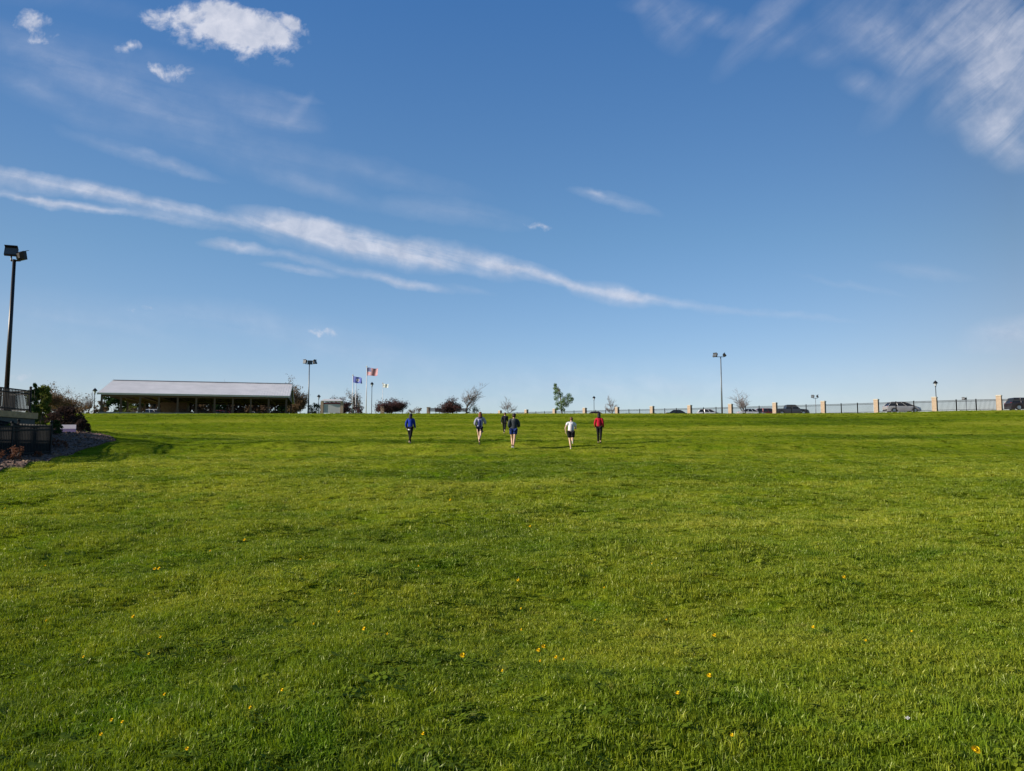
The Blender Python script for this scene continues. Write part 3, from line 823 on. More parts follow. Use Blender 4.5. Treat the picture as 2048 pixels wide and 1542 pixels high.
for k in range(NB_ + 1):
    x = .5 + (Lp - 1.0) * k / NB_
    for y in (.55, WD - .55):
        m = MB(); m.box((x, y, he / 2 - .1), (.26, .26, he - .12)); m.box((x, y, .25), (.42, .42, .7)); m.build('post', M_WOOD, pv)
    if 0 < k < NB_:
        m = MB(); m.box((x, WD / 2, he - .32), (.16, WD - 1.4, .30)); m.tube([(x, .6, he - .2), (x, WD / 2, he + RISE - .35), (x, WD - .6, he - .2)], .10, 4)
        m.tube([(x, WD / 2, he - .3), (x, WD / 2, he + RISE - .4)], .07, 4); m.build('truss', M_WOOD, pv)
for y in (.55, WD - .55):
    m = MB(); m.box((Lp / 2, y, he - .34), (Lp - .8, .20, .32)); m.build('eave_beam', M_WOOD, pv)
m = MB(); m.box((Lp / 2, WD / 2, -.16), (Lp - .2, WD - .2, .4)); m.build('floor_slab', M_SLAB, pv)
m = MB()
m.add([(.4, .3, he - .16), (Lp - .4, .3, he - .16), (Lp - .4, WD / 2, he + RISE - .20), (.4, WD / 2, he + RISE - .20), (.4, WD - .3, he - .16), (Lp - .4, WD - .3, he - .16)], [(0, 1, 2, 3), (3, 2, 5, 4)])
m.add([(.4, .3, he - .13), (Lp - .4, .3, he - .13), (Lp - .4, WD / 2, he + RISE - .17), (.4, WD / 2, he + RISE - .17), (.4, WD - .3, he - .13), (Lp - .4, WD - .3, he - .13)], [(0, 3, 2, 1), (3, 4, 5, 2)])
m.build('ceiling', M_CEIL, pv)
# service block at the rear of the pavilion
m = MB(); m.box((Lp * .30, WD - 2.1, 1.25), (4.2, 2.4, 2.6)); m.build('service_block', mat('tan_block', (.16, .12, .08), .9, noise=4), pv)


def W2(lx, ly, lz=0):
    return pv.location + Matrix.Rotation(ang, 3, 'Z') @ Vector((lx, ly, lz))
# picnic tables standing on the slab
tp = thing('picnic_table', '', 'table')
m = MB()
for k in range(5): m.box((0, -.30 + .15 * k, .74), (1.9, .13, .045))
m.build('tabletop', M_WOOD, tp)
for s in (-1, 1):
    m = MB(); m.box((0, s * .68, .44), (1.9, .13, .045)); m.box((0, s * .82, .44), (1.9, .13, .045)); m.build('bench', M_WOOD, tp)
    m = MB(); m.box((s * .7, 0, .70), (.05, .7, .09)); m.box((s * .7, 0, .37), (.05, 1.7, .09)); m.box((s * .7, -.42, .36), (.05, .09, .82), rx=R(28)); m.box((s * .7, .42, .36), (.05, .09, .82), rx=R(-28)); m.build('leg_frame', M_WOOD, tp)
spots = [(.16, 4.0), (.42, 4.4), (.52, 4.0), (.63, 3.6), (.73, 4.2), (.84, 3.8), (.92, 4.6), (.25, 8), (.38, 8.6), (.48, 8), (.58, 8.3), (.80, 8.2)]
for i, (f, y) in enumerate(spots):
    o = tp if i == 0 else copy_tree(tp)
    o.location = W2(Lp * f, y, .04); o.rotation_euler = (0, 0, ang + R(90 if i % 3 else 80))
    o['group'] = 'picnic tables under the pavilion'
    row = sorted(q[0] for q in spots if (q[1] > 6) == (y > 6)); k = row.index(f)
    o['label'] = 'picnic table in the pavilion shade, %s %s row' % (['leftmost in the', 'second from the left in the', 'third from the left in the', 'fourth from the left in the', 'fifth from the left in the', 'sixth from the left in the', 'seventh from the left in the'][k], 'rear' if y > 6 else 'front')

# ---------------------------------------------------------------- booth with two brick columns
kx, ky = at(664, 820, 118).x, 118
bt = thing('entrance_sign', 'low grey sign board with a dark red band and white roof between two brick columns', 'sign', (kx, ky, g1(kx, ky)), R(4))
for s in (-1, 1):
    m = MB(); m.box((s * 1.50, 0, .9), (.42, .42, 2.1)); o = m.build('brick_column', M_BRICK, bt)
m = MB(); m.box((0, 0, 1.0), (2.5, .22, 1.55)); m.build('board', mat('grey_board', (.45, .45, .45), .6, noise=2, var=.05), bt)
m = MB(); m.box((0, -.02, 1.69), (2.52, .27, .22)); m.build('red_band', mat('dark_red_paint', (.20, .02, .03), .5), bt)
m = MB(); m.loft([[(-1.65, -.45, 1.98), (1.65, -.45, 1.98), (1.65, .45, 1.98), (-1.65, .45, 1.98)], [(-1.65, -.45, 2.06), (1.65, -.45, 2.06), (1.65, .45, 2.06), (-1.65, .45, 2.06)], [(-1.2, -.08, 2.35), (1.2, -.08, 2.35), (1.2, .08, 2.35), (-1.2, .08, 2.35)]]); m.build('roof', M_FASC, bt)

# low masonry and benches on the crest
def low_wall(px, Y, w, h, d, label, mt, cap=True, rz=0.0):
    X = at(px, 825, Y).x
    t = thing('low_wall', label, 'wall', (X, Y, g1(X, Y)), rz)
    m = MB(); m.box((0, 0, h / 2 - .1), (w, d, h + .2)); m.build('masonry', mt, t)
    m = MB(); m.box((0, 0, h + .04), (w + .1, d + .1, .08)); m.build('capstone', M_CONC, t)
    return t
low_wall(765, 121, .55, 1.2, .5, 'brick post at the left foot of the purple crabapple by the flagpoles', M_BRICK)
low_wall(857, 128, .55, 1.35, .5, 'low brick post at the left end of a bench before the darker crabapple', M_BRICK)
M_BENCH = mat('dark_bench', (.06, .035, .03), .7)
def bench(px, Y, w, label):
    X = at(px, 825, Y).x
    t = thing('park_bench', label, 'bench', (X, Y, g1(X, Y)), R(5), 'park benches on the crest')
    m = MB(); [m.box((0, -.15 + .11 * k, .45), (w, .09, .035)) for k in range(4)]; m.build('seat', M_BENCH, t)
    m = MB(); [m.box((0, .28 + .02 * k, .60 + .12 * k), (w, .03, .09)) for k in range(4)]; m.build('backrest', M_BENCH, t)
    for s in (-1, 1):
        m = MB(); m.box((s * (w / 2 - .15), -.12, .22), (.06, .06, .46)); m.box((s * (w / 2 - .15), .27, .5), (.06, .06, 1.0)); m.box((s * (w / 2 - .15), .07, .64), (.06, .45, .04)); m.build('leg', M_IRON, t)
bench(869, 119, 1.9, 'dark slatted park bench right of the low brick post')
bench(880, 121.5, 1.6, 'dark slatted park bench nearest the darker crabapple')
bench(923, 120, 1.7, 'dark slatted park bench under the leaning bare tree')
bench(790, 121, 2.6, 'dark slatted park bench under the purple crabapple by the flagpoles')

# ---------------------------------------------------------------- yard sign on the bed
sx = onlawn(136, 876)
SYY = 46.0; sX = at(136, 860, SYY).x; sz = g1(sX, SYY)
ysn = thing('yard_sign', 'small white yard sign with a dark violet band beside the dark bush', 'sign', (sX, SYY, sz + .04), R(-3))
zt_ = at(136, 849, SYY).z - sz - .04
m = MB(); m.box((0, 0, zt_ - .34), (.98, .02, .66)); m.build('panel', mat('sign_white_shaded', (.42, .40, .50), .5, var=.05), ysn)  # white panel, toned lavender grey: the shade on it is put into the colour
m = MB(); m.box((0, -.014, zt_ - .35), (.98, .006, .20)); m.build('violet_band', mat('sign_violet', (.06, .04, .16), .5), ysn)
for s in (-1, 1):
    m = MB(); m.tube([(s * .32, .02, -.2), (s * .32, .02, zt_ - .05)], .012, 5); m.build('leg', M_STEELPOLE, ysn)

# ---------------------------------------------------------------- cars
def car_paint(name, col): return mat('paint_' + name, col, .28, .3, noise=1.0, var=.05, coat=.6)
M_BRTAIL = mat('tail_lamp_red', (.45, .01, .01), .25)
M_HEADL = mat('head_lamp_glass', (.6, .62, .65), .1, var=.05)
M_TRIM = mat('black_trim', (.02, .02, .022), .6)
def smooth_profile(P, n):
    out = []
    for i in range(n + 1):
        s = i / n * (len(P) - 1); k = min(int(s), len(P) - 2); f = s - k
        a = P[max(k - 1, 0)]; b_ = P[k]; c_ = P[k + 1]; d_ = P[min(k + 2, len(P) - 1)]
        out.append(tuple(.5 * (2 * b_[j] + (c_[j] - a[j]) * f + (2 * a[j] - 5 * b_[j] + 4 * c_[j] - d_[j]) * f * f + (3 * b_[j] - a[j] - 3 * c_[j] + d_[j]) * f ** 3) for j in range(len(b_))))
    return out
CARS = {
    # length, width, wheel radius, wheel x (rear, front); body stations (x, z_top, half width); cabin: list of (x_belt, x_roof) and roof z, belt z
    'minivan': dict(L=5.1, W=1.0, wr=.34, wx=(-1.55, 1.52), body=[(-2.52, .62, .86), (-2.5, 1.02, .93), (-1.6, 1.06, 1.0), (0, 1.04, 1.0), (1.1, 1.02, .99), (1.75, .98, .95), (2.3, .82, .88), (2.55, .58, .78)],
                    cab=(-2.40, -1.85, .15, 1.60), rz=1.70, bz=1.02),
    'hatch': dict(L=4.3, W=.9, wr=.32, wx=(-1.28, 1.3), body=[(-2.12, .6, .78), (-2.1, .95, .84), (-1.3, .98, .9), (0, .94, .9), (.9, .92, .89), (1.6, .84, .86), (2.0, .70, .80), (2.15, .5, .70)],
                  cab=(-2.02, -1.6, .25, 1.1), rz=1.5, bz=.93),
    'sedan': dict(L=4.7, W=.92, wr=.33, wx=(-1.38, 1.42), body=[(-2.35, .55, .78), (-2.3, .92, .85), (-1.5, .98, .91), (0, .92, .92), (1.0, .90, .91), (1.8, .80, .87), (2.2, .66, .80), (2.37, .48, .70)],
                  cab=(-1.75, -1.0, .35, 1.15), rz=1.44, bz=.93),
    'suv': dict(L=4.8, W=.96, wr=.38, wx=(-1.4, 1.45), body=[(-2.4, .7, .86), (-2.38, 1.12, .92), (-1.5, 1.14, .97), (0, 1.12, .97), (1.0, 1.10, .96), (1.9, 1.02, .92), (2.3, .86, .87), (2.42, .6, .80)],
                cab=(-2.3, -1.95, .45, 1.1), rz=1.78, bz=1.1),
    'pickup': dict(L=5.6, W=.98, wr=.40, wx=(-1.75, 1.8), body=[(-2.8, .70, .88), (-2.78, 1.18, .94), (-1.5, 1.20, .98), (0, 1.18, .98), (1.0, 1.16, .97), (2.1, 1.10, .94), (2.6, .98, .90), (2.8, .64, .84)],
                   cab=(-1.05, -.85, .55, 1.25), rz=1.86, bz=1.17),
}
def car(kind, paint, X, Y, yaw, label, group='cars parked behind the fence', name='parked_car', cat='car'):
    D = CARS[kind]; L, Wd = D['L'], D['W']
    t = thing(name, label, cat, (X, Y, g1(X, Y) + .034), yaw, group)
    st = smooth_profile(D['body'], 40)
    rings = []
    clr = .22
    for x, zt, hw in st:
        # wheel-arch cut: the lower edge of the side lifts over the wheels
        zl = clr
        for wx in D['wx']:
            dd = abs(x - wx); ra = D['wr'] + .07
            if dd < ra: zl = max(zl, D['wr'] + math.sqrt(ra * ra - dd * dd) - .0)
        zl = min(zl, zt - .12)
        mid = zl + (zt - zl) * .55
        r = [(x, -hw * .96, zl), (x, -hw, mid), (x, -hw * .985, zt - .10), (x, -hw * .90, zt - .015), (x, -hw * .45, zt + .02), (x, hw * .45, zt + .02), (x, hw * .90, zt - .015), (x, hw * .985, zt - .10), (x, hw, mid), (x, hw * .96, zl), (x, hw * .6, max(zl, clr)), (x, -hw * .6, max(zl, clr))]
        rings.append(r)
    m = MB(); m.loft(rings); body = m.build('body', paint, t, smooth=False)
    me = body.data
    me.polygons.foreach_set('use_smooth', [True] * len(me.polygons)); me.set_sharp_from_angle(angle=R(38))
    # cabin
    b0, r0, r1, b1 = D['cab']; bz, rz = D['bz'], D['rz']; hb = Wd * .93; hr = Wd * .74
    g = MB()
    lo = [(b0, -hb), (b1, -hb), (b1, hb), (b0, hb)]; hi = [(r0, -hr), (r1, -hr), (r1, hr), (r0, hr)]
    g.loft([[(x, y, bz) for x, y in lo], [(x, y, rz - .05) for x, y in hi]]); g.build('windows', M_GLASS, t)
    m = MB()
    ex = .05
    m.loft([[(r0 - ex, -hr - ex, rz - .07), (r1 + ex, -hr - ex, rz - .07), (r1 + ex, hr + ex, rz - .07), (r0 - ex, hr + ex, rz - .07)],
            [(r0, -hr - .01, rz - .01), (r1 - .05, -hr - .01, rz - .01), (r1 - .05, hr + .01, rz - .01), (r0, hr + .01, rz - .01)],
            [(r0 + .25, -hr * .7, rz + .02), (r1 - .3, -hr * .7, rz + .02), (r1 - .3, hr * .7, rz + .02), (r0 + .25, hr * .7, rz + .02)]])
    m.build('roof', paint, t)
    m = MB()
    def bar(f0, f1, s):      # pillar between belt position f0 and roof position f1
        m.tube([(f0, s * (hb + .012), bz - .02), (f1, s * (hr + .012), rz - .05)], .045, 5)
    for s in (-1, 1):
        bar(b0, r0, s); bar(b1, r1, s)
        for q in ((.36, .68) if kind != 'pickup' else (.48,)):
            bar(b0 + (b1 - b0) * q, r0 + (r1 - r0) * q, s)
    m.build('window_pillars', paint, t)
    for s in (-1, 1):
        m = MB(); m.box((D['cab'][3] - .25, s * (Wd + .08), bz + .08), (.12, .18, .14)); m.build('side_mirror', paint, t)
        m = MB(); m.box((st[-1][0] - .12, s * st[-1][2] * .82, st[-1][1] + .13), (.22, .24, .13)); m.build('headlight', M_HEADL, t)
        m = MB(); m.box((st[0][0] + .03, s * st[0][2] * .93, D['bz'] - .12), (.12, .14, .24)); m.build('tail_light', M_BRTAIL, t)
    m = MB(); m.box((st[-1][0] - .06, 0, .40), (.16, st[-1][2] * 1.9, .22)); m.build('front_bumper', M_TRIM, t)
    m = MB(); m.box((st[0][0] + .03, 0, .42), (.16, st[0][2] * 1.95, .22)); m.build('rear_bumper', M_TRIM if kind != 'pickup' else M_CHROME, t)
    if kind == 'pickup':
        m = MB(); m.box((-1.93, 0, 1.205), (1.5, 1.5, .03)); m.build('bed_opening', M_TRIM, t)
    for wx in D['wx']:
        for s in (-1, 1):
            wr = D['wr']; yc = s * (Wd - .12)
            def disc(r, y0, y1, n=20):
                mm = MB(); A = [(wx + r * math.cos(2 * math.pi * k / n), y0, wr + r * math.sin(2 * math.pi * k / n)) for k in range(n)]
                mm.loft([A, [(p[0], y1, p[2]) for p in A]]); return mm
            wv = thing('wheel', None, None); del_keys = [k for k in wv.keys()]; wv.parent = t
            disc(wr, yc - .11, yc + .11).build('tyre', M_RUBBER, wv); disc(wr * .66, yc - .115, yc + .115).build('rim', M_CHROME, wv)
    return t
M_SILVER = car_paint('silver', (.52, .50, .49)); M_GREYP = car_paint('grey', (.07, .07, .08)); M_DRED = car_paint('dark_red', (.14, .012, .015))
M_DGREEN = car_paint('dark_green', (.012, .03, .025)); M_CWHITE = car_paint('white', (.72, .72, .73)); M_CBLACK = car_paint('black', (.03, .02, .024))
def CP(px, Y): return at(px, 825, Y).x
car('minivan', M_SILVER, CP(1804, 119), 119, R(-3), 'silver minivan side-on, parked facing right behind the fence')
car('suv', M_CBLACK, CP(2052, 110), 110, R(-4), 'dark car with a dark red flank cut off by the right edge')
car('pickup', M_GREYP, CP(1582, 131), 131, R(-4), 'dark grey pickup truck facing right behind the fence', name='pickup_truck', cat='truck')
car('sedan', M_CWHITE, CP(1502, 139), 139, R(-6), 'white sedan half hidden by the crest below the spreading bare tree')
car('suv', M_DRED, CP(1536, 148), 148, R(-6), 'dark red car peeking out left of the grey pickup')
car('hatch', M_CWHITE, CP(1418, 143), 143, R(-6), 'white hatchback with dark windows left of the tall floodlight pole')
car('sedan', M_DGREEN, CP(1357, 147), 147, R(-8), 'low dark green car, only its roof above the crest')
car('sedan', M_DRED, CP(1194, 157), 157, R(-8), 'dark red car whose roof shows behind the red-shirted person')
car('hatch', M_CWHITE, CP(952, 172), 176, R(8), 'white car on the far crest behind the long-haired runner')
# vehicles seen under the pavilion roof
car('minivan', M_CWHITE, CP(304, 150), 152, R(3), 'white van seen under the pavilion roof', 'vehicles behind the pavilion')
car('suv', car_paint('maroon', (.22, .02, .03)), CP(326, 156), 158, R(-5), 'maroon car seen under the pavilion right of the white van', 'vehicles behind the pavilion')
car('suv', car_paint('maroon', (.22, .02, .03)), CP(446, 160), 162, R(5), 'maroon car seen between the pavilion posts right of centre', 'vehicles behind the pavilion')
car('sedan', M_SILVER, CP(510, 158), 160, R(5), 'silver car seen under the right part of the pavilion', 'vehicles behind the pavilion')

# ================================================================ trees and shrubs
M_BARK = mat('grey_bark', (.115, .09, .075), .9, noise=8, bump=.5)
M_TWIG = mat('twigs', (.11, .085, .075), .9, noise=8)
M_TWIGR = mat('budding_twigs', (.20, .115, .075), .9, noise=3)
M_LGREEN = leafmat('leaf_green', (.060, .105, .030))
M_LDARK = leafmat('leaf_evergreen', (.030, .058, .018), .2)
M_LPURP = leafmat('leaf_purple', (.085, .045, .042), .3)
M_LDKBR = leafmat('leaf_dark_brown', (.055, .036, .030), .2)
M_LBROWN = leafmat('leaf_bud_brown', (.15, .10, .055), .3)
M_LOLIVE = leafmat('leaf_olive', (.105, .125, .030), .3)
M_LSHADE = leafmat('leaf_brown_olive', (.070, .047, .030), .25)


def tree(name, label, px, ptop, Y, width, kind, leaf=None, group=None, seed=0, z0=None, hfork=.25, lean=0.0, twig=None, cat='tree', dens=1.0, X=None, rmul=1.0, side=0.0):
    r = random.Random(seed * 77 + 5)
    if X is None: X = at(px, 825, Y).x
    z = g1(X, Y) if z0 is None else z0
    H = at(px, ptop, Y).z - z; Wm = width / FPX * Y / 2
    t = thing(name, label, cat, (X, Y, z), 0, group)
    tr = MB(); cr = MB(); tips = []
    def grow(p, d, ln, rad, lev, maxl):
        pts = [p]; q = p.copy(); dd = d.copy()
        ns = 4 if lev < 2 else 3
        for k in range(ns):
            dd = (dd + Vector((r.gauss(0, .13), r.gauss(0, .13), r.gauss(.03, .07)))).normalized()
            q = q + dd * ln / ns
            pts.append(q.copy())
        rr = [rad * (1 - .45 * k / ns) for k in range(ns + 1)]
        (tr if lev < 2 else cr).tube(pts, rr, 7 if lev == 0 else (5 if lev < 2 else 3), cap=False)
        if lev >= maxl: tips.append((pts[-1], dd)); return
        if lev >= 2: tips.append((pts[ns // 2], dd))
        nc = {0: r.randint(7, 9), 1: 5, 2: 4, 3: 4, 4: 3}[lev]
        for c in range(nc):
            f = r.uniform(.40, 1.0) if c else 1.0
            k = min(int(f * ns), ns - 1); b_ = pts[k].lerp(pts[k + 1], f * ns - k if f < 1 else 1.0)
            az = r.uniform(0, 6.283); sp = r.uniform(.45, .95) if c else (.06 if lev < 2 else .2)
            o_ = Vector((math.cos(az) * Wm / max(H * .5, .1), math.sin(az) * Wm / max(H * .5, .1), 0))
            nd = (dd * (1 - sp * .4) + o_ * sp + Vector((side, 0, .12))).normalized()
            grow(b_, nd, ln * (r.uniform(.52, .76) if c or lev > 1 else .92), max(rr[k] * (r.uniform(.45, .62) if c else .7), .014), lev + 1, maxl)
    th = H * hfork
    rad = max(.06, H * .022) * rmul
    maxl = 4
    top = Vector((lean * H * .3, 0, 0))
    grow(Vector((0, 0, -.1)), Vector((lean, 0, 1)).normalized(), H * (.38 if kind != 'dome' else .24), rad, 0, maxl)
    # fit the skeleton into the height and width the photograph shows
    allv = tr.v + cr.v
    mz = max(v[2] for v in allv); 
    xsz = sorted(abs(v[0]) for v in allv); mx = xsz[int(len(xsz) * .985)]
    sz_ = H / mz; sx_ = Wm / max(mx, .01)
    def fit(v):
        f = min(1, max(0, v[2] / (mz * .2)))
        s = 1 + (sx_ - 1) * f
        return (v[0] * s, v[1] * s, v[2] * sz_ if v[2] > 0 else v[2])
    tr.v = [fit(v) for v in tr.v]; cr.v = [fit(v) for v in cr.v]
    tr.build('trunk', M_BARK, t, smooth=True, recalc=False)
    if leaf is None:
        cr.build('crown', twig or M_TWIG, t, recalc=False)
    else:
        cw = cr.build('branches', twig or M_TWIG, t, recalc=False)
        lf = MB()
        for p, d in tips:
            p = Vector(fit(p))
            if kind != 'dome' and p.z < H * .12: continue
            for k in range(max(1, int(7 * dens))):
                c = p + Vector((r.gauss(0, 1), r.gauss(0, 1), r.gauss(0, .8))) * (Wm * .09 + .08)
                s = r.uniform(.05, .11) * (1 + H * .06)
                a = Vector((r.gauss(0, 1), r.gauss(0, 1), r.gauss(0, .7))).normalized(); b_ = a.orthogonal().normalized() * s * .6; a = a * s
                if c.z > .15: lf.add([c - a, c + b_, c + a, c - b_], [(0, 1, 2, 3)])
        lf.build('crown', leaf, t, recalc=False)
    return t


def shrub(name, label, px, ptop, Y, width, leaf, group=None, seed=0, z0=None, n=900, leafs=.07, cat='shrub', X=None, H=None, up=0.0):
    """leafy bush: stems plus many small leaves gathered in clumps through an uneven volume"""
    r = random.Random(seed * 31 + 3)
    if X is None: X = at(px, 825, Y).x
    z = g1(X, Y) if z0 is None else z0
    if H is None: H = at(px, ptop, Y).z - z
    Wm = width / FPX * Y / 2
    t = thing(name, label, cat, (X, Y, z), 0, group)
    st = MB(); lf = MB()
    cl = []
    for k in range(int(14 + n / 90)):
        az = r.uniform(0, 6.283); q = math.sqrt(r.random()); hh = r.uniform(.15, .98)
        wf = math.sqrt(max(0.02, 1 - (max(0, hh - .35) / .68) ** 2)) if not up else .5 + .5 * r.random()
        c = Vector((math.cos(az) * q * Wm * wf, math.sin(az) * q * Wm * wf, hh * H)); cl.append((c, r.uniform(.16, .34) * min(Wm, H)))
        st.tube([(c.x * .12, c.y * .12, -.05), (c.x * .5, c.y * .5, c.z * .55), tuple(c)], [.022, .015, .006], 4, cap=False)
    st.build('stems', M_TWIG, t, recalc=False)
    for c, R_ in cl:
        for k in range(max(4, int(n / len(cl)))):
            d = Vector((r.gauss(0, 1), r.gauss(0, 1), r.gauss(0, 1))).normalized() * R_ * r.random() ** .45
            p = c + d
            if p.z < .03: continue
            s = leafs * r.uniform(.6, 1.3); a = Vector((r.gauss(0, 1), r.gauss(0, 1), r.gauss(0, 1) + up)).normalized(); b_ = a.orthogonal().normalized() * s * .5; a = a * s
            lf.add([p - a, p + b_, p + a, p - b_], [(0, 1, 2, 3)])
    lf.build('foliage', leaf, t, recalc=False)
    return t


# left group ---------------------------------------------------------------
shrub('evergreen_tree', 'dark green evergreen with upright tufts, right of the terrace fence', 80, 776, 60, 56, M_LOLIVE, seed=1, n=2600, leafs=.16, cat='tree', up=.4)
shrub('evergreen_tree', 'narrow dark conifer top rising over the terrace fence corner', 64, 768, 58, 22, M_LDARK, seed=2, n=900, leafs=.14, cat='tree', up=1.4)
shrub('evergreen_tree', 'thin dark conifer tip between the terrace fence and the bare brown tree', 73, 768, 63, 10, M_LDARK, seed=3, n=360, leafs=.12, cat='tree', up=1.6)
tree('bare_tree', 'brownish budding tree behind the dark bush at the left', 122, 768, 120, 64, 'b', seed=4, twig=M_TWIGR, leaf=M_LBROWN, dens=.7)
tree('bare_tree', 'grey brown bare tree between the budding tree and the pavilion', 150, 776, 140, 56, 'b', seed=5, twig=M_TWIGR, leaf=M_LBROWN, dens=.25, group='bare trees left of the pavilion')
tree('bare_tree', 'thin grey bare tree directly left of the black lantern post', 176, 780, 135, 24, 'b', seed=6, group='bare trees left of the pavilion')
tree('bare_tree', 'pale bare tree at the far left behind the evergreen', 98, 780, 150, 40, 'b', seed=7, group='bare trees left of the pavilion')
shrub('bush', 'low tan bush between the bare trees and the pavilion', 165, 812, 118, 60, M_LBROWN, seed=8, n=700, leafs=.14)
shrub('bush', 'tan bush at the left end of the pavilion', 201, 800, 135, 26, M_LBROWN, seed=9, n=700, leafs=.14)
shrub('bush', 'large dark purple-brown bush on the planting bed behind the yard sign', 132, 818, 49.0, 62, M_LDKBR, seed=10, n=3800, leafs=.075)
shrub('bush', 'smaller dark purple bush right of the yard sign', 164, 839, 47.0, 30, M_LDKBR, seed=11, n=1800, leafs=.065)
shrub('bush', 'dark rounded bush just beyond the lower fence corner', 112, 842, 44.0, 26, M_LDARK, seed=12, n=1200, leafs=.06)
shrub('bush', 'dark conifer shrub between the terrace wall and the lower fence', 30, 850, 37.5, 34, M_LDARK, seed=13, n=1500, leafs=.06, X=-24.3)
k = 0
for (px, py, w_, h_, lab) in [(28, 922, 46, .45, 'reddish brown low plant nearest the left edge of the mulch bed'), (62, 909, 40, .42, 'reddish brown low plant in the middle of the mulch bed'),
                              (110, 897, 46, .42, 'dark reddish plant at the foot of the lower fence corner'), (8, 905, 24, .38, 'dark low plant at the left edge of the mulch bed'), (75, 915, 16, .2, 'small reddish plant beside the middle one in the mulch bed')]:
    p = onlawn(px, py)
    shrub('ground_plant', lab, px, 0, p.y, w_, leafmat('leaf_rust%d' % k, (.14, .065, .04), .3), 'low plants in the mulch bed', 20 + k, n=420, leafs=.045, X=p.x, H=h_, z0=p.z + .05, cat='plant'); k += 1

tree('bare_tree', 'taller grey bare tree just right of the evergreen tufts', 112, 772, 150, 44, 'b', seed=81, twig=M_TWIG, leaf=M_LBROWN, dens=.3, group='bare trees left of the pavilion')
tree('bare_tree', 'low tan bare tree half way between the dark bush and the lantern post', 138, 790, 128, 44, 'b', seed=82, twig=M_TWIGR, leaf=M_LBROWN, dens=.8, group='bare trees left of the pavilion')
shrub('hedge_bush', 'low dark bush on the terrace behind the ball-topped fence', 20, 0, 43.2, 120, M_LDARK, None, 95, n=3200, leafs=.07, X=-30.2, H=.7, z0=TZ + .02)
for i_, (yy_, hh_) in enumerate([(27.5, .85), (30.2, .9), (33.0, .8), (35.6, .9)]):
    shrub('hedge_bush', ['dark hedge bush outside the frame edge behind the lower fence', 'dark hedge bush at the frame edge behind the lower fence', 'dark hedge bush in the middle behind the lower fence', 'dark hedge bush at the far corner behind the lower fence'][i_], 50, 0, yy_, 90, M_LDARK, 'hedge bushes behind the lower fence', 90 + i_, n=2600, leafs=.07, X=-23.9, H=hh_)
# behind and beside the pavilion --------------------------------------------
for i, (px, top, w_, lf_, lab) in enumerate([(232, 789, 60, M_LDARK, 'dark evergreen clump seen under the left end of the pavilion'), (345, 794, 66, M_LSHADE, 'brown olive tree seen under the middle of the pavilion'),
                                             (381, 793, 60, M_LSHADE, 'dense olive tree behind the pavilion posts left of centre'), (478, 795, 64, M_LSHADE, 'dark leafy tree behind the pavilion right of the maroon car'),
                                             (545, 796, 60, M_LSHADE, 'brown olive tree seen under the right end of the pavilion'), (412, 795, 50, M_LBROWN, 'tan bush seen under the middle of the pavilion'), (268, 788, 56, M_LOLIVE, 'yellowish olive tree behind the second pavilion bay'), (305, 789, 40, M_LBROWN, 'tan tree behind the white van'), (442, 797, 56, M_LDARK, 'dark tree behind the maroon car right of the pavilion centre'), (512, 800, 44, M_LBROWN, 'tan brown tree behind the silver car under the pavilion'), (573, 799, 40, M_LDARK, 'dark tree behind the last pavilion bay')]):
    shrub('leafy_tree', lab, px, top, 172, w_, lf_, 'trees behind the pavilion', 40 + i, n=2200, leafs=.32, cat='tree')
tree('bare_tree', 'hazy bare tree rising behind the right end of the pavilion roof', 594, 750, 152, 56, 'b', seed=50, leaf=M_LBROWN, dens=.3, rmul=1.4, group='bare trees beside the pavilion')
tree('bare_tree', 'brownish bare tree between the pavilion and the three-head floodlight pole', 600, 772, 160, 34, 'b', seed=51, twig=M_TWIGR, leaf=M_LBROWN, dens=.8, group='bare trees beside the pavilion')
tree('bare_tree', 'low brown bare tree at the foot of the three-head floodlight pole', 588, 786, 150, 36, 'b', seed=52, twig=M_TWIGR, leaf=M_LBROWN, dens=1.0, group='bare trees beside the pavilion')
tree('bare_tree', 'faint bare treetop just showing over the middle of the pavilion roof', 445, 757, 190, 30, 'b', seed=53, group='bare trees beside the pavilion')
shrub('bush', 'dark green bush left of the brick-columned sign', 630, 808, 130, 34, M_LDARK, seed=54, n=1100, leafs=.11)
tree('crabapple_tree', 'dark purple-leaved tree right behind the brick-columned sign', 690, 795, 124, 46, 'dome', M_LPURP, seed=60, dens=1.3)
tree('crabapple_tree', 'small purple-leaved tree peeking over the roof of the brick-columned sign', 664, 794, 133, 34, 'dome', M_LPURP, seed=61, dens=.8)
tree('crabapple_tree', 'wide purple-leaved crabapple right of the flagpoles', 783, 795, 122, 54, 'dome', M_LPURP, seed=62, dens=1.9)
tree('crabapple_tree', 'purple-leaved crabapple beside the leaning bare tree', 905, 797, 124, 42, 'dome', M_LPURP, seed=63, dens=1.3)
tree('bare_tree', 'hazy bare tree behind the flagpoles', 718, 778, 138, 40, 'b', seed=64, leaf=M_LBROWN, dens=.2, rmul=1.3)
shrub('bush', 'dark bush at the foot of the flagpoles', 712, 812, 128, 34, M_LPURP, seed=65, n=900, leafs=.11)
shrub('bush', 'tan bush on the crest behind the person in blue', 832, 816, 135, 38, M_LBROWN, seed=66, n=500, leafs=.12)
tree('bare_tree', 'leaning bare tree with branches reaching to the right', 932, 764, 122, 64, 'b', seed=71, lean=.10, side=.16, rmul=1.2)
tree('bare_tree', 'very thin pale bare sapling above the man in black', 1018, 791, 150, 32, 'b', seed=72, rmul=.7)
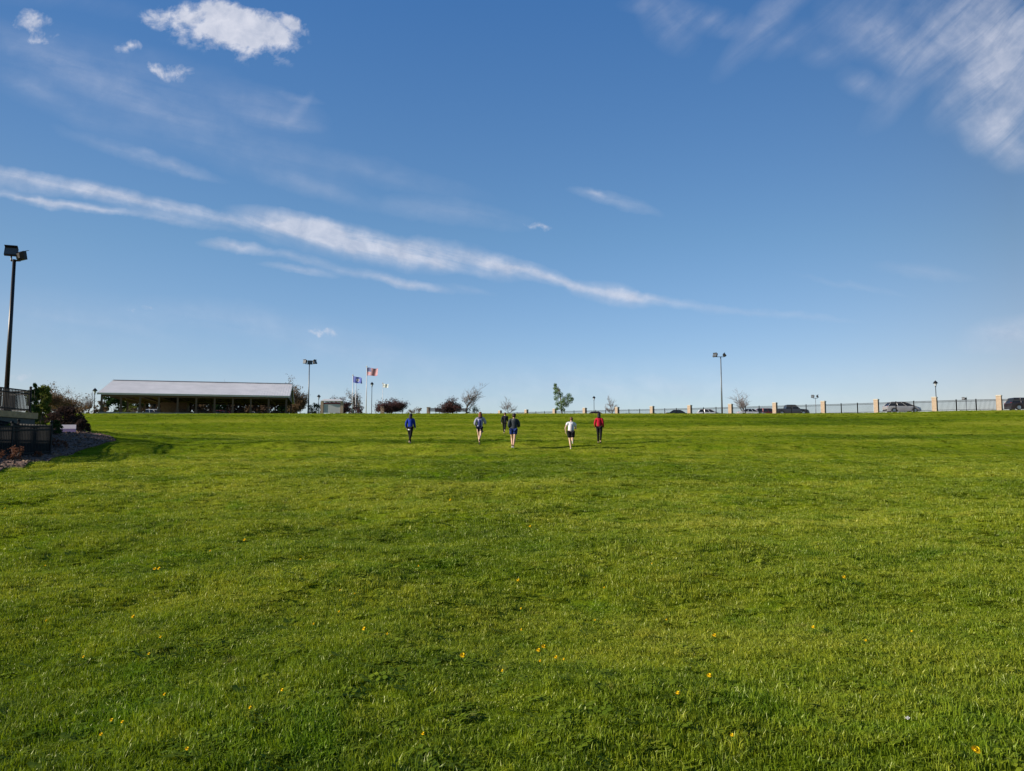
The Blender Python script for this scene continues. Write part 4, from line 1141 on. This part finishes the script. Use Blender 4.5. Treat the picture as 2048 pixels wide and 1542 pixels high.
def lobed_tree(label, px, ptop, Y, width, lobes, leaf, seed, n=2600):
    r = random.Random(seed); X = at(px, 825, Y).x; z = g1(X, Y); H = at(px, ptop, Y).z - z; Wm = width / FPX * Y / 2
    t = thing('leafy_tree', label, 'tree', (X, Y, z))
    tr = MB(); tr.tube([(0, 0, -.1), (-.06, 0, H * .25), (-.15 * Wm, .05, H * .6), (-.35 * Wm, 0, H * .93)], [.11, .09, .06, .015], 7, cap=False)
    lf = MB()
    for (dx, fz, q) in lobes:
        c = Vector((dx * Wm, r.uniform(-.5, .5) * Wm, fz * H)); b0 = Vector((-.12 * Wm * fz, 0, max(.12, fz - .22) * H))
        tr.tube([b0, b0.lerp(c, .5) + Vector((0, 0, .1)), c], [.045, .03, .012], 5, cap=False)
        R_ = q * H
        for k in range(int(n * q * 1.0)):
            d = Vector((r.gauss(0, 1), r.gauss(0, 1), r.gauss(0, 1))).normalized() * R_ * r.random() ** .5
            p = c + d; s_ = r.uniform(.05, .10); a = Vector((r.gauss(0, 1), r.gauss(0, 1), r.gauss(0, 1))).normalized(); b_ = a.orthogonal().normalized() * s_ * .6; a = a * s_
            lf.add([p - a, p + b_, p + a, p - b_], [(0, 1, 2, 3)])
    tr.build('trunk', M_BARK, t, smooth=True, recalc=False); lf.build('crown', leaf, t, recalc=False)
lobed_tree('small green leafy tree standing alone on the crest', 1124, 767, 124, 44,
           [(-.62, .95, .06), (-.55, .87, .09), (-.35, .78, .09), (-.6, .70, .08), (-.15, .64, .10), (-.5, .55, .10), (.25, .50, .11), (.6, .60, .10), (.95, .52, .07), (.7, .45, .11), (.0, .40, .11), (-.4, .36, .09), (.4, .34, .11), (-.1, .24, .09), (.2, .17, .06), (-.45, .2, .06)], leafmat('leaf_greygreen', (.125, .19, .050)), 73)
tree('bare_tree', 'thin bare sapling beside a brick pillar right of the red-shirted person', 1223, 788, 148, 24, 'b', seed=74, rmul=.8)
tree('bare_tree', 'spreading bare tree right of the tall twin floodlight pole', 1486, 774, 140, 50, 'b', seed=75, rmul=1.1)
shrub('bush', 'dark green low bush beneath the leaning bare tree', 945, 814, 124, 34, M_LDARK, seed=76, n=500, leafs=.1)

# ================================================================ dandelions and litter
M_YEL = mat('dandelion_yellow', (.72, .50, .01), .8, noise=200, var=.15, spec=.1)
M_STEM = mat('dandelion_stem', (.07, .12, .008), .8, spec=.1)
def dandelion_meshes(seed):
    r = random.Random(seed)
    m = MB()
    for ring, (n, rad, z, l) in enumerate([(20, .004, .0, .019), (16, .003, .004, .015), (11, .002, .008, .010)]):
        for k in range(n):
            a = 2 * math.pi * k / n + r.uniform(-.1, .1); c, s = math.cos(a), math.sin(a); w_ = .0032
            up = .25 + ring * .45
            m.add([(c * rad - s * w_, s * rad + c * w_, z), (c * rad + s * w_, s * rad - c * w_, z), (c * (rad + l) + s * w_ * .8, s * (rad + l) - c * w_ * .8, z + l * up), (c * (rad + l) - s * w_ * .8, s * (rad + l) + c * w_ * .8, z + l * up)], [(0, 1, 2, 3)])
    m.ball((0, 0, .004), .008, 8, 5)
    s_ = MB(); s_.tube([(.006, 0, -.09), (.002, .004, -.04), (0, 0, 0)], [.0022, .002, .002], 5, cap=False)
    g_ = MB(); g_.lathe((0, 0, 0), [(.002, -.012), (.007, -.006), (.008, .001)], 8)
    lv = MB()
    for k in range(6):
        a = k * 1.05 + r.random(); c, s = math.cos(a), math.sin(a); L = r.uniform(.05, .09)
        P = []; 
        for j in range(6):
            f = j / 5; ww = .010 * math.sin(math.pi * min(1, f + .15)) * (1 if j % 2 else .55)
            P.append(((c * L * f - s * ww, s * L * f + c * ww, -.085 + .03 * math.sin(f * 3)), (c * L * f + s * ww, s * L * f - c * ww, -.085 + .03 * math.sin(f * 3))))
        for j in range(5): lv.add([P[j][0], P[j][1], P[j + 1][1], P[j + 1][0]], [(0, 1, 2, 3)])
    return m, s_, g_, lv
dd = thing('dandelion', '', 'flower', (0, 0, 0))
m, s_, g_, lv = dandelion_meshes(1)
m.build('flower_head', M_YEL, dd, recalc=False); s_.build('stem', M_STEM, dd, recalc=False); g_.build('bracts', M_STEM, dd, recalc=False); lv.build('leaves', M_STEM, dd, recalc=False)
DL = [(1952, 1527, 1.35, 'large orange-yellow dandelion in the bottom right corner of the lawn'), (1429, 1285, 1.15, 'bright dandelion standing alone, uppermost of the three large ones in the right half'),
      (1419, 1370, 1.05, 'dandelion alone below the brightest one in the right half, above a smaller pale one'), (1356, 1409, .8, 'small pale-edged dandelion, lowest of the loose diagonal row right of centre'),
      (1087, 1308, 1.15, 'upper dandelion of the touching pair near the centre'), (1077, 1316, 1.15, 'lower dandelion of the touching pair near the centre'),
      (1112, 1331, .9, 'dandelion just right of and below the touching pair'), (925, 1328, 1.2, 'bright dandelion left of the touching pair near the centre'),
      (728, 1272, 1.0, 'orange-tinted dandelion left of centre beside a dark grass clump'), (1627, 1268, .95, 'single dandelion in the right part of the lawn above a bare tuft'),
      (309, 1147, 1.1, 'left dandelion of a close pair in the left part of the lawn'), (318, 1146, 1.1, 'right dandelion of a close pair in the left part of the lawn'),
      (489, 1087, 1.2, 'uppermost dandelion in the left half of the lawn, standing alone'), (901, 1003, 1.6, 'far dandelion patch on the ridge of the lawn near the centre'),
      (1060, 1058, 1.2, 'distant single dandelion directly below the walker group'), (1688, 1165, 1.2, 'flat wide dandelion in the right half, highest of that side'),
      (266, 1246, 1.0, 'dandelion beside a dark hollow in the left part of the lawn'), (1036, 1171, 1.1, 'dandelion above a dark grass hollow near the centre')]
rest = [(1080, 1339), (1128, 1335), (1190, 1252), (1043, 1273), (1209, 1186), (1042, 1228), (627, 1262), (680, 1192), (709, 1198), (774, 1283), (837, 1141), (420, 1109), (92, 1255), (600, 1127), (10, 1020), (328, 1410), (564, 1402),
        (166, 1331), (90, 1139), (320, 1289), (297, 1325), (222, 1463), (201, 1494), (244, 1468), (373, 1525), (1465, 1497), (1732, 1297), (1333, 1251), (1304, 1136), (1824, 1276), (678, 1235), (1005, 1360), (846, 1494), (500, 1440)]
cells = {}
for (px, py) in rest:
    cells.setdefault((min(5, px // 342), (0 if py < 1200 else 1 if py < 1300 else 2 if py < 1420 else 3)), []).append((px, py))
COLN = ['far left', 'left', 'left of centre', 'centre', 'right of centre', 'far right']; ROWN = ['upper', 'middle', 'lower', 'bottom']
ORD = {1: [''], 2: ['left of two', 'right of two'], 3: ['leftmost of three', 'middle of three', 'rightmost of three'], 4: ['leftmost of four', 'second of four', 'third of four', 'rightmost of four']}
def flower_label(px, py):
    for (c, rw), L in cells.items():
        if (px, py) in L:
            L = sorted(L); k = L.index((px, py)); n = len(L)
            o_ = ORD[n][k] if n in ORD else ('number %d from the left' % (k + 1))
            return 'small faint dandelion%s in the %s part of the lawn, %s' % (', ' + o_ + ',' if o_ else '', ROWN[rw], COLN[c])
first = True
for (px, py, sc, lab) in DL + [(a_, b_, .8, None) for a_, b_ in rest]:
    p = onlawn(px, py + 3)
    o = dd if first else copy_tree(dd); first = False
    rr = random.Random(px * 7 + py)
    sc *= (.66 if lab else .5) * max(1.0, (p.y / 6) ** .3)
    o.location = (p.x, p.y, p.z + .062); o.scale = (sc, sc, sc); o.rotation_euler = (R(28 + rr.uniform(-10, 10)), R(rr.uniform(-18, 6)), rr.uniform(-.5, .5))
    o['group'] = 'dandelions in the lawn'
    o['label'] = lab or flower_label(px, py)
p = onlawn(1816, 1453)
lt = MB(); r = random.Random(4); nn_ = 7
for i in range(nn_):
    for j in range(nn_): lt.v.append(((i - 3) * .0035 + r.gauss(0, .0015), (j - 3) * .0032, .012 * math.sin(i * 1.1 + j * .7) + r.gauss(0, .002)))
for i in range(nn_ - 1):
    for j in range(nn_ - 1): lt.f.append([i * nn_ + j, (i + 1) * nn_ + j, (i + 1) * nn_ + j + 1, i * nn_ + j + 1]); lt.mi.append(0)
o = lt.build('paper_scrap', mat('grey_paper', (.42, .42, .42), .8), recalc=False); o.scale = (.7, .7, .7); o.location = (p.x, p.y, p.z + .040); o.rotation_euler = (R(50), 0, .4)
tag(o, 'crumpled white paper scrap lying in the grass at the lower right', 'litter')

# ================================================================ people
M_SKIN = mat('skin_light', (.62, .40, .30), .55, noise=6, var=.08)
M_SKIN2 = mat('skin_warm', (.50, .29, .20), .55, noise=6, var=.08)
M_EYE = mat('eye', (.03, .02, .02), .2)
def skin_mesh(pts, edges, rads, sub=2, root=0):
    me = bpy.data.meshes.new('tmp'); me.from_pydata([tuple(p) for p in pts], edges, []); o = bpy.data.objects.new('tmp', me); C.objects.link(o)
    o.modifiers.new('s', 'SKIN'); o.modifiers['s'].use_smooth_shade = True
    sv = me.skin_vertices[0].data
    for i, q in enumerate(rads):
        sv[i].radius = q if isinstance(q, tuple) else (q, q); sv[i].use_root = (i == root)
    ss = o.modifiers.new('u', 'SUBSURF'); ss.levels = sub; ss.render_levels = sub
    bpy.context.view_layer.update()
    dg = bpy.context.evaluated_depsgraph_get()
    nm = bpy.data.meshes.new_from_object(o.evaluated_get(dg))
    bpy.data.objects.remove(o); bpy.data.meshes.remove(me)
    return nm
def link_mesh(nm, name, mt, parent):
    nm.name = name; nm.materials.clear()
    for m_ in (mt if isinstance(mt, (list, tuple)) else [mt]): nm.materials.append(m_)
    o = bpy.data.objects.new(name, nm); C.objects.link(o); o.parent = parent; return o
def join_into(nm, mb_, mi=0):
    bm = bmesh.new(); bm.from_mesh(nm)
    b0 = len(bm.verts); vs = [bm.verts.new(p) for p in mb_.v]; bm.verts.ensure_lookup_table()
    for f in mb_.f:
        fc = bm.faces.new([vs[i] for i in f]); fc.smooth = True; fc.material_index = mi
    bm.to_mesh(nm); bm.free(); return nm


def person(px, pyfeet, ptop, Y, label, pose, cl, seed=0):
    """figure walking away from the camera (+Y); pose gives leg and arm swings in degrees"""
    X = ray(px, pyfeet)[0] * Y; zg = g1(X, Y)
    H = at(px, ptop, Y).z - zg
    H = H * pose.get('hs', 1.0)
    t = thing('person', label, 'person', (X, Y, zg), R(pose.get('yaw', 0)), 'people crossing the lawn')
    fat = pose.get('fat', 1.0)
    V = Vector
    lean = R(pose.get('lean', 3))
    def up(p, z): return V((p.x, p.y + math.sin(lean) * (z - .53) * H, p.z))
    hipz = .525
    # legs
    legs = {}
    for s, key in ((-1, 'L'), (1, 'R')):
        th, kn = pose[key]; th = R(th); kn = R(kn)
        hip = V((s * .052 * fat, 0, hipz)); knee = hip + V((s * .004, math.sin(th), -math.cos(th))) * .245
        knee.x += pose.get('in' + key, .012) * -s * .45
        ank = knee + V((-s * .006, math.sin(th - kn), -math.cos(th - kn))) * .245
        ank.x += pose.get('in' + key, .012) * -s * .55 + pose.get('shift', 0)
        fa = th - kn + R(pose.get('foot', 0))
        toe = ank + V((s * .012, math.cos(fa) * .085, math.sin(fa) * .085 - .022)); heel = ank + V((0, -.022, -.030))
        legs[key] = [hip, knee, ank, toe, heel]
    low = min(min(L[3].z, L[4].z) for L in legs.values()) - .014
    for L in legs.values():
        for p in L: p.z -= low
    dz = -low
    pel = V((0, 0, hipz + .02 + dz)); 
    roll = pose.get('roll', 0.0)
    def T(x, y, z): return V((x + roll * (z - hipz), y + math.tan(lean) * (z - hipz), z + dz + x * pose.get('tip', 0)))
    wai = T(0, 0, .61); che = T(0, .004, .72); nb = T(0, .002, .815); nk = T(0, .006, .85); hd = T(0, .014, .905); hd2 = T(0, .012, .955)
    arms = {}
    for s, key in ((-1, 'aL'), (1, 'aR')):
        sw, el, ab = pose[key]; sw = R(sw); el = R(el); ab = R(ab)
        sh = T(s * .108 * fat, .0, .795)
        e_ = sh + V((s * math.sin(ab), math.sin(sw) * math.cos(ab), -math.cos(sw) * math.cos(ab))) * .165
        inn = pose.get('inn', .1)
        w_ = e_ + V((-s * inn * math.sin(el) + s * math.sin(ab) * .3, math.sin(sw + el), -math.cos(sw + el))).normalized() * .145
        arms[key] = [sh, e_, w_]
    # ------- body (skin) -------
    P = [pel, wai, che, nb, nk, hd, hd2]; E = [(i, i + 1) for i in range(6)]
    RD = [(.062 * fat, .050 * fat), (.056 * fat, .042 * fat), (.066 * fat, .045 * fat), (.045, .035), (.026, .028), (.040, .045), (.034, .042)]
    def addc(frm, pts, rads):
        i0 = frm
        for p, q in zip(pts, rads):
            P.append(p); RD.append(q); E.append((i0, len(P) - 1)); i0 = len(P) - 1
        return i0
    for k in ('L', 'R'):
        h, kn_, an, to, he_ = legs[k]
        addc(0, [h, h.lerp(kn_, .5), kn_, kn_.lerp(an, .35), an, to], [.046 * fat, .042 * fat, .029 * fat, .031 * fat, .018, .014])
    for k in ('aL', 'aR'):
        s = -1 if k == 'aL' else 1
        sh, e_, w_ = arms[k]
        a = addc(3, [sh, sh.lerp(e_, .5), e_, e_.lerp(w_, .4), w_], [.027 * fat, .024 * fat, .019, .019, .012])
        d = (w_ - e_).normalized(); sd_ = V((0, 1, 0)); sd_ = (sd_ - d * sd_.dot(d)).normalized()
        nrm = d.cross(sd_)
        palm = w_ + d * .030
        a = addc(a, [palm], [(.009, .016)])
        for fi_, (off, L_) in enumerate([(.014, .040), (.005, .046), (-.004, .043), (-.013, .034)]):
            b0_ = palm + sd_ * off + d * .010; cu = nrm * (-s) * .010
            addc(a, [b0_, b0_ + d * L_ * .5 + cu * .4, b0_ + d * L_ * .9 + cu * 1.4], [.0050, .0046, .0038])
        th_ = w_ + d * .010 + sd_ * .014
        addc(a, [th_, th_ + (d * .6 + sd_ * .8).normalized() * .022], [.0055, .0045])
    sc = H / (hd2.z + .045)
    nm = skin_mesh([p * sc for p in P], E, [tuple(c * sc for c in q) if isinstance(q, tuple) else q * sc for q in RD], 1)
    # face and ears
    fm = MB(); hc = (hd.lerp(hd2, .55)) * sc
    fm.ball(hc, .052 * sc, 14, 10, (.80, .98, 1.22))
    fm.ball(hc + V((0, .051, -.010)) * sc, .0085 * sc, 8, 6, (.8, 1.1, 1.3))
    for s in (-1, 1): fm.ball(hc + V((s * .043, 0, -.006)) * sc, .011 * sc, 8, 6, (.45, .8, 1.3))
    fm.ball(hc + V((0, .044, -.032)) * sc, .012 * sc, 8, 6, (1.2, .5, .35))
    join_into(nm, fm, 0)
    em = MB()
    for s in (-1, 1): em.ball(hc + V((s * .018, .045, .004)) * sc, .006 * sc, 8, 6, (1.2, .7, .7))
    join_into(nm, em, 1)
    body = link_mesh(nm, 'body', [cl.get('skin', M_SKIN), M_EYE], t)
    # ------- clothing (skin shells over the body) -------
    def shell(name, mt, pts, ed, rd, sub=1):
        return link_mesh(skin_mesh([p * sc for p in pts], ed, [tuple(c * sc for c in q) if isinstance(q, tuple) else q * sc for q in rd], sub), name, mt, t)
    g = cl.get('puff', 1.0)
    hem = V((0, 0, hipz - cl.get('hem', 0) + dz))
    if cl.get('top'):
        nb_ = T(0, .002, .822)
        p_ = [hem, wai, che, nb_, nk.lerp(nb, .4)]; e_2 = [(0, 1), (1, 2), (2, 3), (3, 4)]
        r_ = [(.092 * fat * g, .070 * fat * g), (.084 * fat * g, .062 * fat * g), (.094 * fat * g, .064 * fat * g), (.066, .048), (.032, .034)]
        for k in ('aL', 'aR'):
            sh, el_, w_ = arms[k]; i0 = 3
            ch = [sh, sh.lerp(el_, .55)] + ([el_, el_.lerp(w_, .5), el_.lerp(w_, .97)] if cl.get('sleeve', 'long') == 'long' else [])
            rr_ = [.044 * fat * g, .040 * fat * g, .035 * g, .032 * g, .024 * g]
            for p, q in zip(ch, rr_):
                p_.append(p); r_.append(q); e_2.append((i0, len(p_) - 1)); i0 = len(p_) - 1
        shell(cl['topname'], cl['top'], p_, e_2, r_)
    if cl.get('under'):
        h2 = V((0, 0, hipz - cl['underhem'] + dz)); shell('undershirt', cl['under'], [h2, hem + V((0, 0, .03))], [(0, 1)], [(.112 * fat, .086 * fat), (.098 * fat, .076 * fat)])
    if cl.get('legs'):
        p_ = [pel + V((0, 0, .03))]; r_ = [(.082 * fat, .066 * fat)]; e_2 = []
        for k in ('L', 'R'):
            h, kn_, an, to, he_ = legs[k]; i0 = 0
            if cl['leglen'] == 'long': ch = [h, h.lerp(kn_, .5), kn_, kn_.lerp(an, .4), kn_.lerp(an, .95)]; rr_ = [.062, .056, .043, .041, .030]
            else: ch = [h, h.lerp(kn_, .45), h.lerp(kn_, cl['leglen'])]; rr_ = [.064, .062, .058]
            w2 = max(.98, cl.get('legw', 1.0))
            for p, q in zip(ch, rr_):
                p_.append(p); r_.append(q * fat * w2); e_2.append((i0, len(p_) - 1)); i0 = len(p_) - 1
        shell(cl['legname'], cl['legs'], p_, e_2, r_)
    if cl.get('hood'):
        q = T(0, -.045, .815) * sc; m_ = MB(); m_.ball(q, .060 * sc, 12, 8, (1.15, .62, .62)); m_.build('hood', cl['hood'], t, smooth=True)
    if cl.get('panel'):
        m_ = MB(); rr = []
        for (z_, hw, dp_) in [(.78, .030, .062), (.70, .046, .074), (.62, .044, .070), (.545, .036, .072)]:
            rr.append([tuple(T(x_ * hw, -dp_ * g * fat * (1.06 - .18 * abs(x_)), z_) * sc) for x_ in (-1, -.5, 0, .5, 1)] + [tuple(T(x_ * hw, -dp_ * g * fat * .80, z_) * sc) for x_ in (1, .5, 0, -.5, -1)])
        m_.loft(rr); m_.build('back_panel', cl['panel'], t, smooth=True)
    for k in ('L', 'R'):
        h, kn_, an, to, he_ = legs[k]
        shell('shoe', cl['shoes'], [he_ + V((0, 0, .012)), an.lerp(to, .4) + V((0, 0, -.008)), to + V((0, .008, .004))], [(0, 1), (1, 2)], [(.022, .020), (.023, .019), (.019, .012)])
        if cl.get('socks'): shell('sock', cl['socks'], [an.lerp(kn_, .30), an + V((0, 0, -.01))], [(0, 1)], [.024, .021])
    # ------- hair -------
    hm = MB(); hh = cl.get('hair_len', 0)
    rings = []
    for i in range(1, 9):
        a_ = math.pi * (i / 9.0)
        ring = []
        for k in range(16):
            q = 2 * math.pi * k / 16; fx, fy = math.cos(q), math.sin(q)
            z_ = .066 * math.cos(a_); rr_ = .060 * math.sin(a_)
            yy_ = fy * rr_ * 1.05; 
            if fy > .35 and z_ < .030: yy_ = min(yy_, .028)      # hairline: leave the face open
            ring.append((hc.x + fx * rr_ * .86 * sc, hc.y + (yy_ - .006) * sc, hc.z + (z_ * 1.08 + .010) * sc))
        rings.append(ring)
    hm.loft(rings); ho = hm.build('hair', cl['hair'], t, smooth=True)
    if hh:
        bk = hc + V((0, -.048, .0)) * sc
        if cl.get('tail'):
            pts_ = [bk + V((0, 0, .02)) * sc, bk + V((.008, -.03, -.01)) * sc, bk + V((.012, -.028, -hh * .6)) * sc, bk + V((.006, -.020, -hh)) * sc]; rd_ = [(.014, .014), (.022, .022), (.020, .020), (.006, .006)]
        else:
            pts_ = [bk + V((0, .012, .02)) * sc, bk + V((0, -.004, -.04)) * sc, bk + V((.004, -.018, -hh * .6)) * sc, bk + V((0, -.022, -hh)) * sc]; rd_ = [(.050, .034), (.058, .034), (.058, .024), (.034, .014)]
        hl = MB(); fin = []
        for i in range(9):
            f = i / 8 * 3; k = min(int(f), 2); f -= k
            c_ = pts_[k].lerp(pts_[k + 1], f); q0, q1 = rd_[k], rd_[k + 1]
            rx_ = (q0[0] * (1 - f) + q1[0] * f) * sc; ry_ = (q0[1] * (1 - f) + q1[1] * f) * sc
            fin.append([(c_.x + math.cos(2 * math.pi * j / 12) * rx_, c_.y + math.sin(2 * math.pi * j / 12) * ry_, c_.z) for j in range(12)])
        hl.loft(fin); hl.build('long_hair', cl['hair'], t, smooth=True)
    if cl.get('cap'):
        cm_ = MB(); cm_.lathe(hc + V((0, -.004, .012)) * sc, [(r_ * sc, z_ * sc) for r_, z_ in [(.0575, .0), (.058, .02), (.050, .045), (.028, .062), (0, .068)]], 16)
        cm_.box(hc + V((0, .075, .016)) * sc, (.07 * sc, .055 * sc, .006 * sc)); cm_.build('cap', cl['cap'], t, smooth=True)
    return t


def cm(n_, c, ro=.9): return mat('cloth_' + n_, c, ro, noise=12, var=.15, bump=.3, spec=.12)
HAIR_B = mat('hair_black', (.012, .010, .010), .6, noise=30, spec=.2); HAIR_R = mat('hair_auburn', (.16, .055, .03), .6, noise=30, spec=.2)
HAIR_D = mat('hair_dark_brown', (.035, .02, .014), .6, noise=30, spec=.2); HAIR_BR = mat('hair_brown', (.11, .05, .03), .6, noise=30, spec=.2)
SH_W = cm('shoe_white', (.5, .5, .48)); SH_D = cm('shoe_dark', (.04, .04, .045)); SH_G = cm('shoe_grey', (.22, .2, .19))
person(820, 887, 827, 44.0, 'person in a royal blue jacket with a white hem and long black hair', dict(L=(14, 6), R=(-14, 12), aL=(-20, 50, 12), aR=(12, 30, 5), lean=4, inL=.03, inR=.02, yaw=-12, roll=.02),
       dict(top=cm('royal_blue', (.012, .035, .27)), topname='jacket', puff=1.16, hem=.03, under=cm('white_hem', (.72, .72, .80)), underhem=.10, legs=cm('black_leggings', (.010, .010, .013)), legname='leggings', leglen='long', shoes=SH_G, hair=HAIR_B, hair_len=.22))
person(959, 887, 824, 44.0, 'runner in a grey and navy hooded top and dark shorts with long auburn hair', dict(L=(20, 22), R=(-16, 50), aL=(-30, 90, 18), aR=(14, 95, 20), lean=8, inn=.45, inL=.055, inR=.045, roll=.05, tip=.08),
       dict(top=cm('grey_navy', (.30, .30, .40)), topname='hooded_top', puff=1.16, hem=.0, panel=cm('navy_panel', (.035, .04, .14)), hood=cm('dark_hood', (.03, .03, .05)), legs=cm('navy_shorts', (.012, .014, .04)), legname='shorts', leglen=.42, shoes=SH_D, socks=cm('sock_black', (.03, .03, .03)), hair=HAIR_R, hair_len=.17, skin=M_SKIN))
person(1009, 866, 825, 64.0, 'man in black jacket and trousers, farthest up the slope', dict(L=(16, 12), R=(-16, 40), aL=(-24, 35, 14), aR=(18, 50, 6), lean=6, inL=.03, inR=.04, roll=.06),
       dict(top=cm('black_jacket', (.022, .022, .030)), topname='jacket', puff=1.22, hem=.03, legs=cm('black_trousers', (.014, .015, .014)), legname='trousers', leglen='long', shoes=SH_G, hair=HAIR_BR))
person(1027, 895, 827, 42.0, 'person in a dark grey hooded top, cap and blue shorts with bare legs', dict(L=(16, 34), R=(-6, 10), aL=(-22, 80, 14), aR=(10, 85, 14), lean=6, inn=.4, fat=1.06, inL=.02, inR=.06, roll=.04, tip=-.06),
       dict(top=cm('charcoal_hoodie', (.035, .042, .05)), topname='hooded_top', puff=1.26, hem=.05, hood=cm('grey_hood', (.10, .11, .11)), legs=cm('blue_shorts', (.015, .03, .14)), legname='shorts', leglen=.55, legw=1.1, shoes=SH_W, socks=cm('sock_dark', (.05, .04, .05)), hair=HAIR_D, cap=cm('cap_dark', (.03, .03, .035)), skin=M_SKIN2))
person(1142, 895, 834, 42.0, 'person in a white shirt and black shorts running with a bent head', dict(L=(8, 12), R=(-4, 82), aL=(-14, 26, 26), aR=(10, 105, 14), lean=16, inn=.6, inL=.055, inR=.03, roll=.07, tip=-.10, fat=1.10),
       dict(top=cm('white_shirt', (.62, .62, .66)), topname='shirt', sleeve='short', puff=1.10, hem=-.03, panel=cm('grey_panel', (.40, .38, .40)), legs=cm('black_shorts', (.012, .012, .016)), legname='shorts', leglen=.72, legw=1.12, shoes=SH_W, hair=HAIR_BR))
person(1199, 887, 826, 44.0, 'person in a red top and black trousers, rightmost of the group', dict(L=(10, 8), R=(-12, 12), aL=(-10, 60, 12), aR=(6, 40, 4), lean=2, yaw=-18, inL=.0, inR=-.01, roll=-.02),
       dict(top=cm('red_top', (.36, .012, .030)), topname='top', puff=1.12, hem=.02, legs=cm('black_pants', (.012, .011, .012)), legname='trousers', leglen='long', shoes=SH_D, hair=HAIR_B, hair_len=.10))
